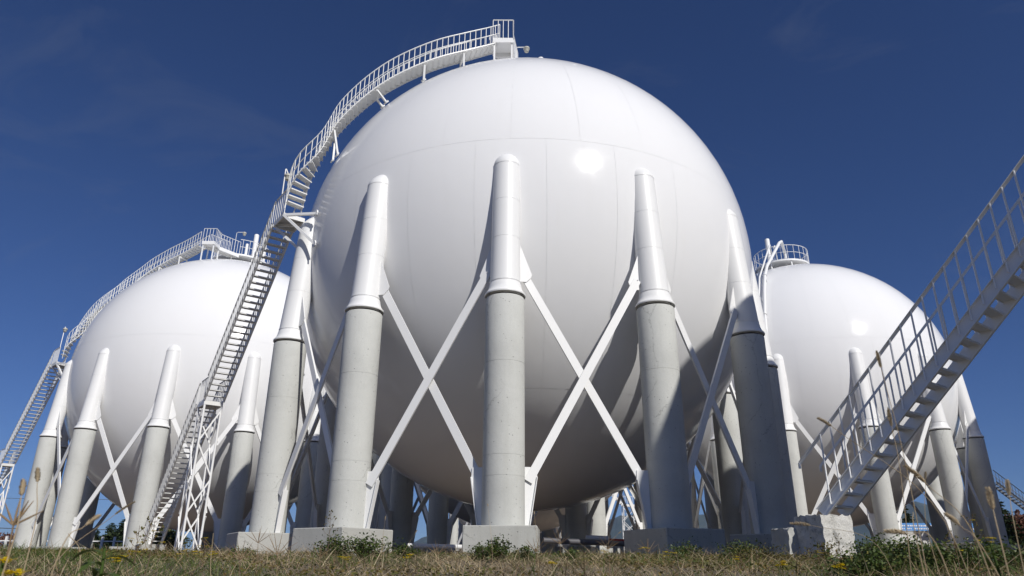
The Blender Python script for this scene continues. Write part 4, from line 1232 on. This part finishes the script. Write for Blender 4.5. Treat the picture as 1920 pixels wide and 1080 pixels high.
FX = [
 ((1700, 1100), (1640, 1018), (1520, 985), 3.4, 'foxtail leaning far left with its pale head before the shaded column', .15, .016),
 ((1700, 1120), (1690, 900), (1672, 800), 2.2, 'tall foxtail whose head crosses the stringer of the nearest stair', .11, .010),
 ((1745, 1120), (1700, 880), (1652, 690), 2.0, 'tallest foxtail reaching up between the handrail posts', .09, .007),
 ((1850, 1120), (1760, 960), (1560, 800), 2.0, 'long thin arching foxtail bending left over the stair treads', .07, .006),
 ((1885, 1120), (1830, 1010), (1735, 905), 1.7, 'foxtail with drooping head right of the nearest stair foot', .09, .009),
 ((1905, 1120), (1880, 1030), (1862, 955), 1.5, 'thick blurred foxtail near the right edge', .09, .011),
 ((1925, 1120), (1905, 1000), (1893, 930), 1.9, 'foxtail at the right edge before the spruce', .09, .009),
 ((1750, 1120), (1718, 1010), (1712, 960), 1.8, 'short foxtail before the sunlit column of the right tank', 0, .008),
 ((1820, 1130), (1760, 1030), (1700, 1000), 1.6, 'bent dry stalk over the dark green weed', .07, .008),
 ((1960, 1100), (1850, 1040), (1800, 985), 1.6, 'curled dry stalk in the lower right corner', .06, .007),
 ((1790, 1130), (1740, 1000), (1735, 900), 2.6, 'straight dry stalk rising before the white brace on the right', .05, .005),
 ((20, 1120), (60, 1010), (70, 905), 1.6, 'blurred dry stalk at the left edge', .06, .007),
 ((60, 1130), (110, 1040), (160, 985), 1.5, 'dry stalk leaning right before the left columns', .05, .006),
 ((40, 1140), (100, 1060), (215, 965), 2.2, 'long pale stalk slanting right across the left columns', .10, .004),
 ((-40, 1120), (20, 1030), (40, 930), 1.3, 'blurred stalk in the lower left corner', .05, .006),
 ((135, 1130), (150, 1060), (128, 1000), 1.8, 'thin straight stalk before the left tank footing', .0, .005),
 ((425, 1120), (395, 1080), (400, 1000), 2.4, 'thin stalk below the footing left of the middle tank', .0, .005),
 ((560, 1110), (520, 1040), (505, 995), 5.0, 'dry stalk before the footing at the left of the middle tank', .0, .005),
 ((720, 1110), (715, 1040), (722, 975), 5.5, 'thin dry stalk before the second footing', .05, .004),
 ((925, 1110), (922, 1020), (915, 950), 6.5, 'dark thin stalk left of the front column base', .04, .004),
 ((1010, 1110), (1008, 1030), (1002, 965), 6.5, 'dark thin stalk before the front column base', .05, .005),
 ((1100, 1090), (1120, 1040), (1160, 1000), 6.5, 'dry stalk leaning right over the gravel', .04, .004),
 ((690, 1110), (740, 1060), (778, 1000), 6.0, 'dry stalk leaning right before the dark rear column', .05, .004),
]
for b, m, t_, d, lab, hd, hr in FX: foxtail(b, m, t_, d, lab, hd * .60, hr * .45)

def finger_grass(px, py, dist, label, L=.10):
    """dry stalk topped by a spray of bare spikes"""
    c = ray(px, py, dist); g = float(gz(c.x, c.y)); h = c.z - g
    t = empty('spiked_grass', Matrix.Translation((c.x, c.y, g)), label, 'grass stalk', 'dry stalks with spread spikes')
    link('stem', MB().tube([(0.02, 0, 0), (0, 0, h)], .0018, 5).mesh('stem', M_STEM, 60), t)
    me = MB().tube([(0, 0, 0), (0, 0, L * .5), (0, 0, L)], [.002, .0024, .0008], 5).mesh('spike', M_STEM, 60)
    for k in range(6):
        a = (k - 2.5) * .38 + rnd.uniform(-.1, .1)
        link('spike', me, t, Matrix.Translation((0, 0, h)) @ Matrix.Rotation(rnd.uniform(-.6, .6), 4, 'X') @ Matrix.Rotation(a, 4, 'Y'))
for px, py, d, lab, L in ((484, 1018, 6, 'spread spikes of dry grass before the footing left of the middle tank', .13), (520, 1040, 5.5, 'dry spiked stalk left of the second footing', .16),
                          (1050, 1020, 6.5, 'dry spread spikes before the front footing on the right', .13), (1005, 1035, 6, 'dry spiked stalk at the foot of the front footing', .12),
                          (25, 985, 1.6, 'blurred spread spikes against the sky at the left edge', .06), (1140, 1030, 7, 'dry spiked stalk before the red pipe', .14),
                          (1215, 1035, 7.5, 'dry spikes before the left end of the shaded footing', .14), (450, 1050, 5, 'low dry spiked stalk at lower left', .13),
                          (820, 1040, 7, 'dry spiked stalk between the middle footings', .14), (600, 1045, 6.5, 'dry spiked stalk under the second footing', .15)):
    finger_grass(px, py, d, lab, L)

def long_straw():
    """tangle of longer straw standing above the short grass"""
    cx, cy = fan(230, 2.6, 16.0, .8); k = rng.integers(0, 230, 7500)
    sp = (.05 + .02 * cy[k]); x, y = cx[k] + rng.normal(0, 1, 7500) * sp, cy[k] + rng.normal(0, 1, 7500) * sp
    n = len(x); hc = rng.uniform(.5, 1.25, 230)[k]
    V, F = blades(n, np.stack([x, y, gz(x, y) - .01], 1), rng.uniform(.09, .25, n) * hc, rng.uniform(.003, .006, n) * (.6 + y / 14), .8, M_STRAW, seg=5, droop=1.0)
    tag(link('long_straw', np_mesh('long_straw', V, F, M_STRAW)), kind='stuff')
    x = rng.uniform(-1.6, -.55, 420); y = rng.uniform(1.5, 3.0, 420)
    x2 = rng.uniform(.75, 2.2, 380); y2 = rng.uniform(1.6, 3.4, 380); x = np.concatenate([x, x2]); y = np.concatenate([y, y2]); n = len(x)
    V, F = blades(n, np.stack([x, y, gz(x, y) - .01], 1), rng.uniform(.14, .30, n), rng.uniform(.002, .004, n), .45, M_STRAW, seg=5, droop=.7)
    tag(link('near_straw', np_mesh('near_straw', V, F, M_STRAW)), kind='stuff')
long_straw()

# ------------------------------------------------------------------ air
def haze():
    mb = MB().box((0, 900, 150), (12000, 9000, 330))
    m = bpy.data.materials.new('haze_air'); m.use_nodes = True
    n, l = m.node_tree.nodes, m.node_tree.links
    n.clear(); o = n.new('ShaderNodeOutputMaterial'); v = n.new('ShaderNodeVolumePrincipled')
    v.inputs['Color'].default_value = (0.40, 0.62, 1.0, 1); v.inputs['Density'].default_value = 0.85e-4; v.inputs['Anisotropy'].default_value = 0.0
    l.new(v.outputs['Volume'], o.inputs['Volume'])
    tag(link('haze', mb.mesh('haze', m)), kind='stuff')
haze()
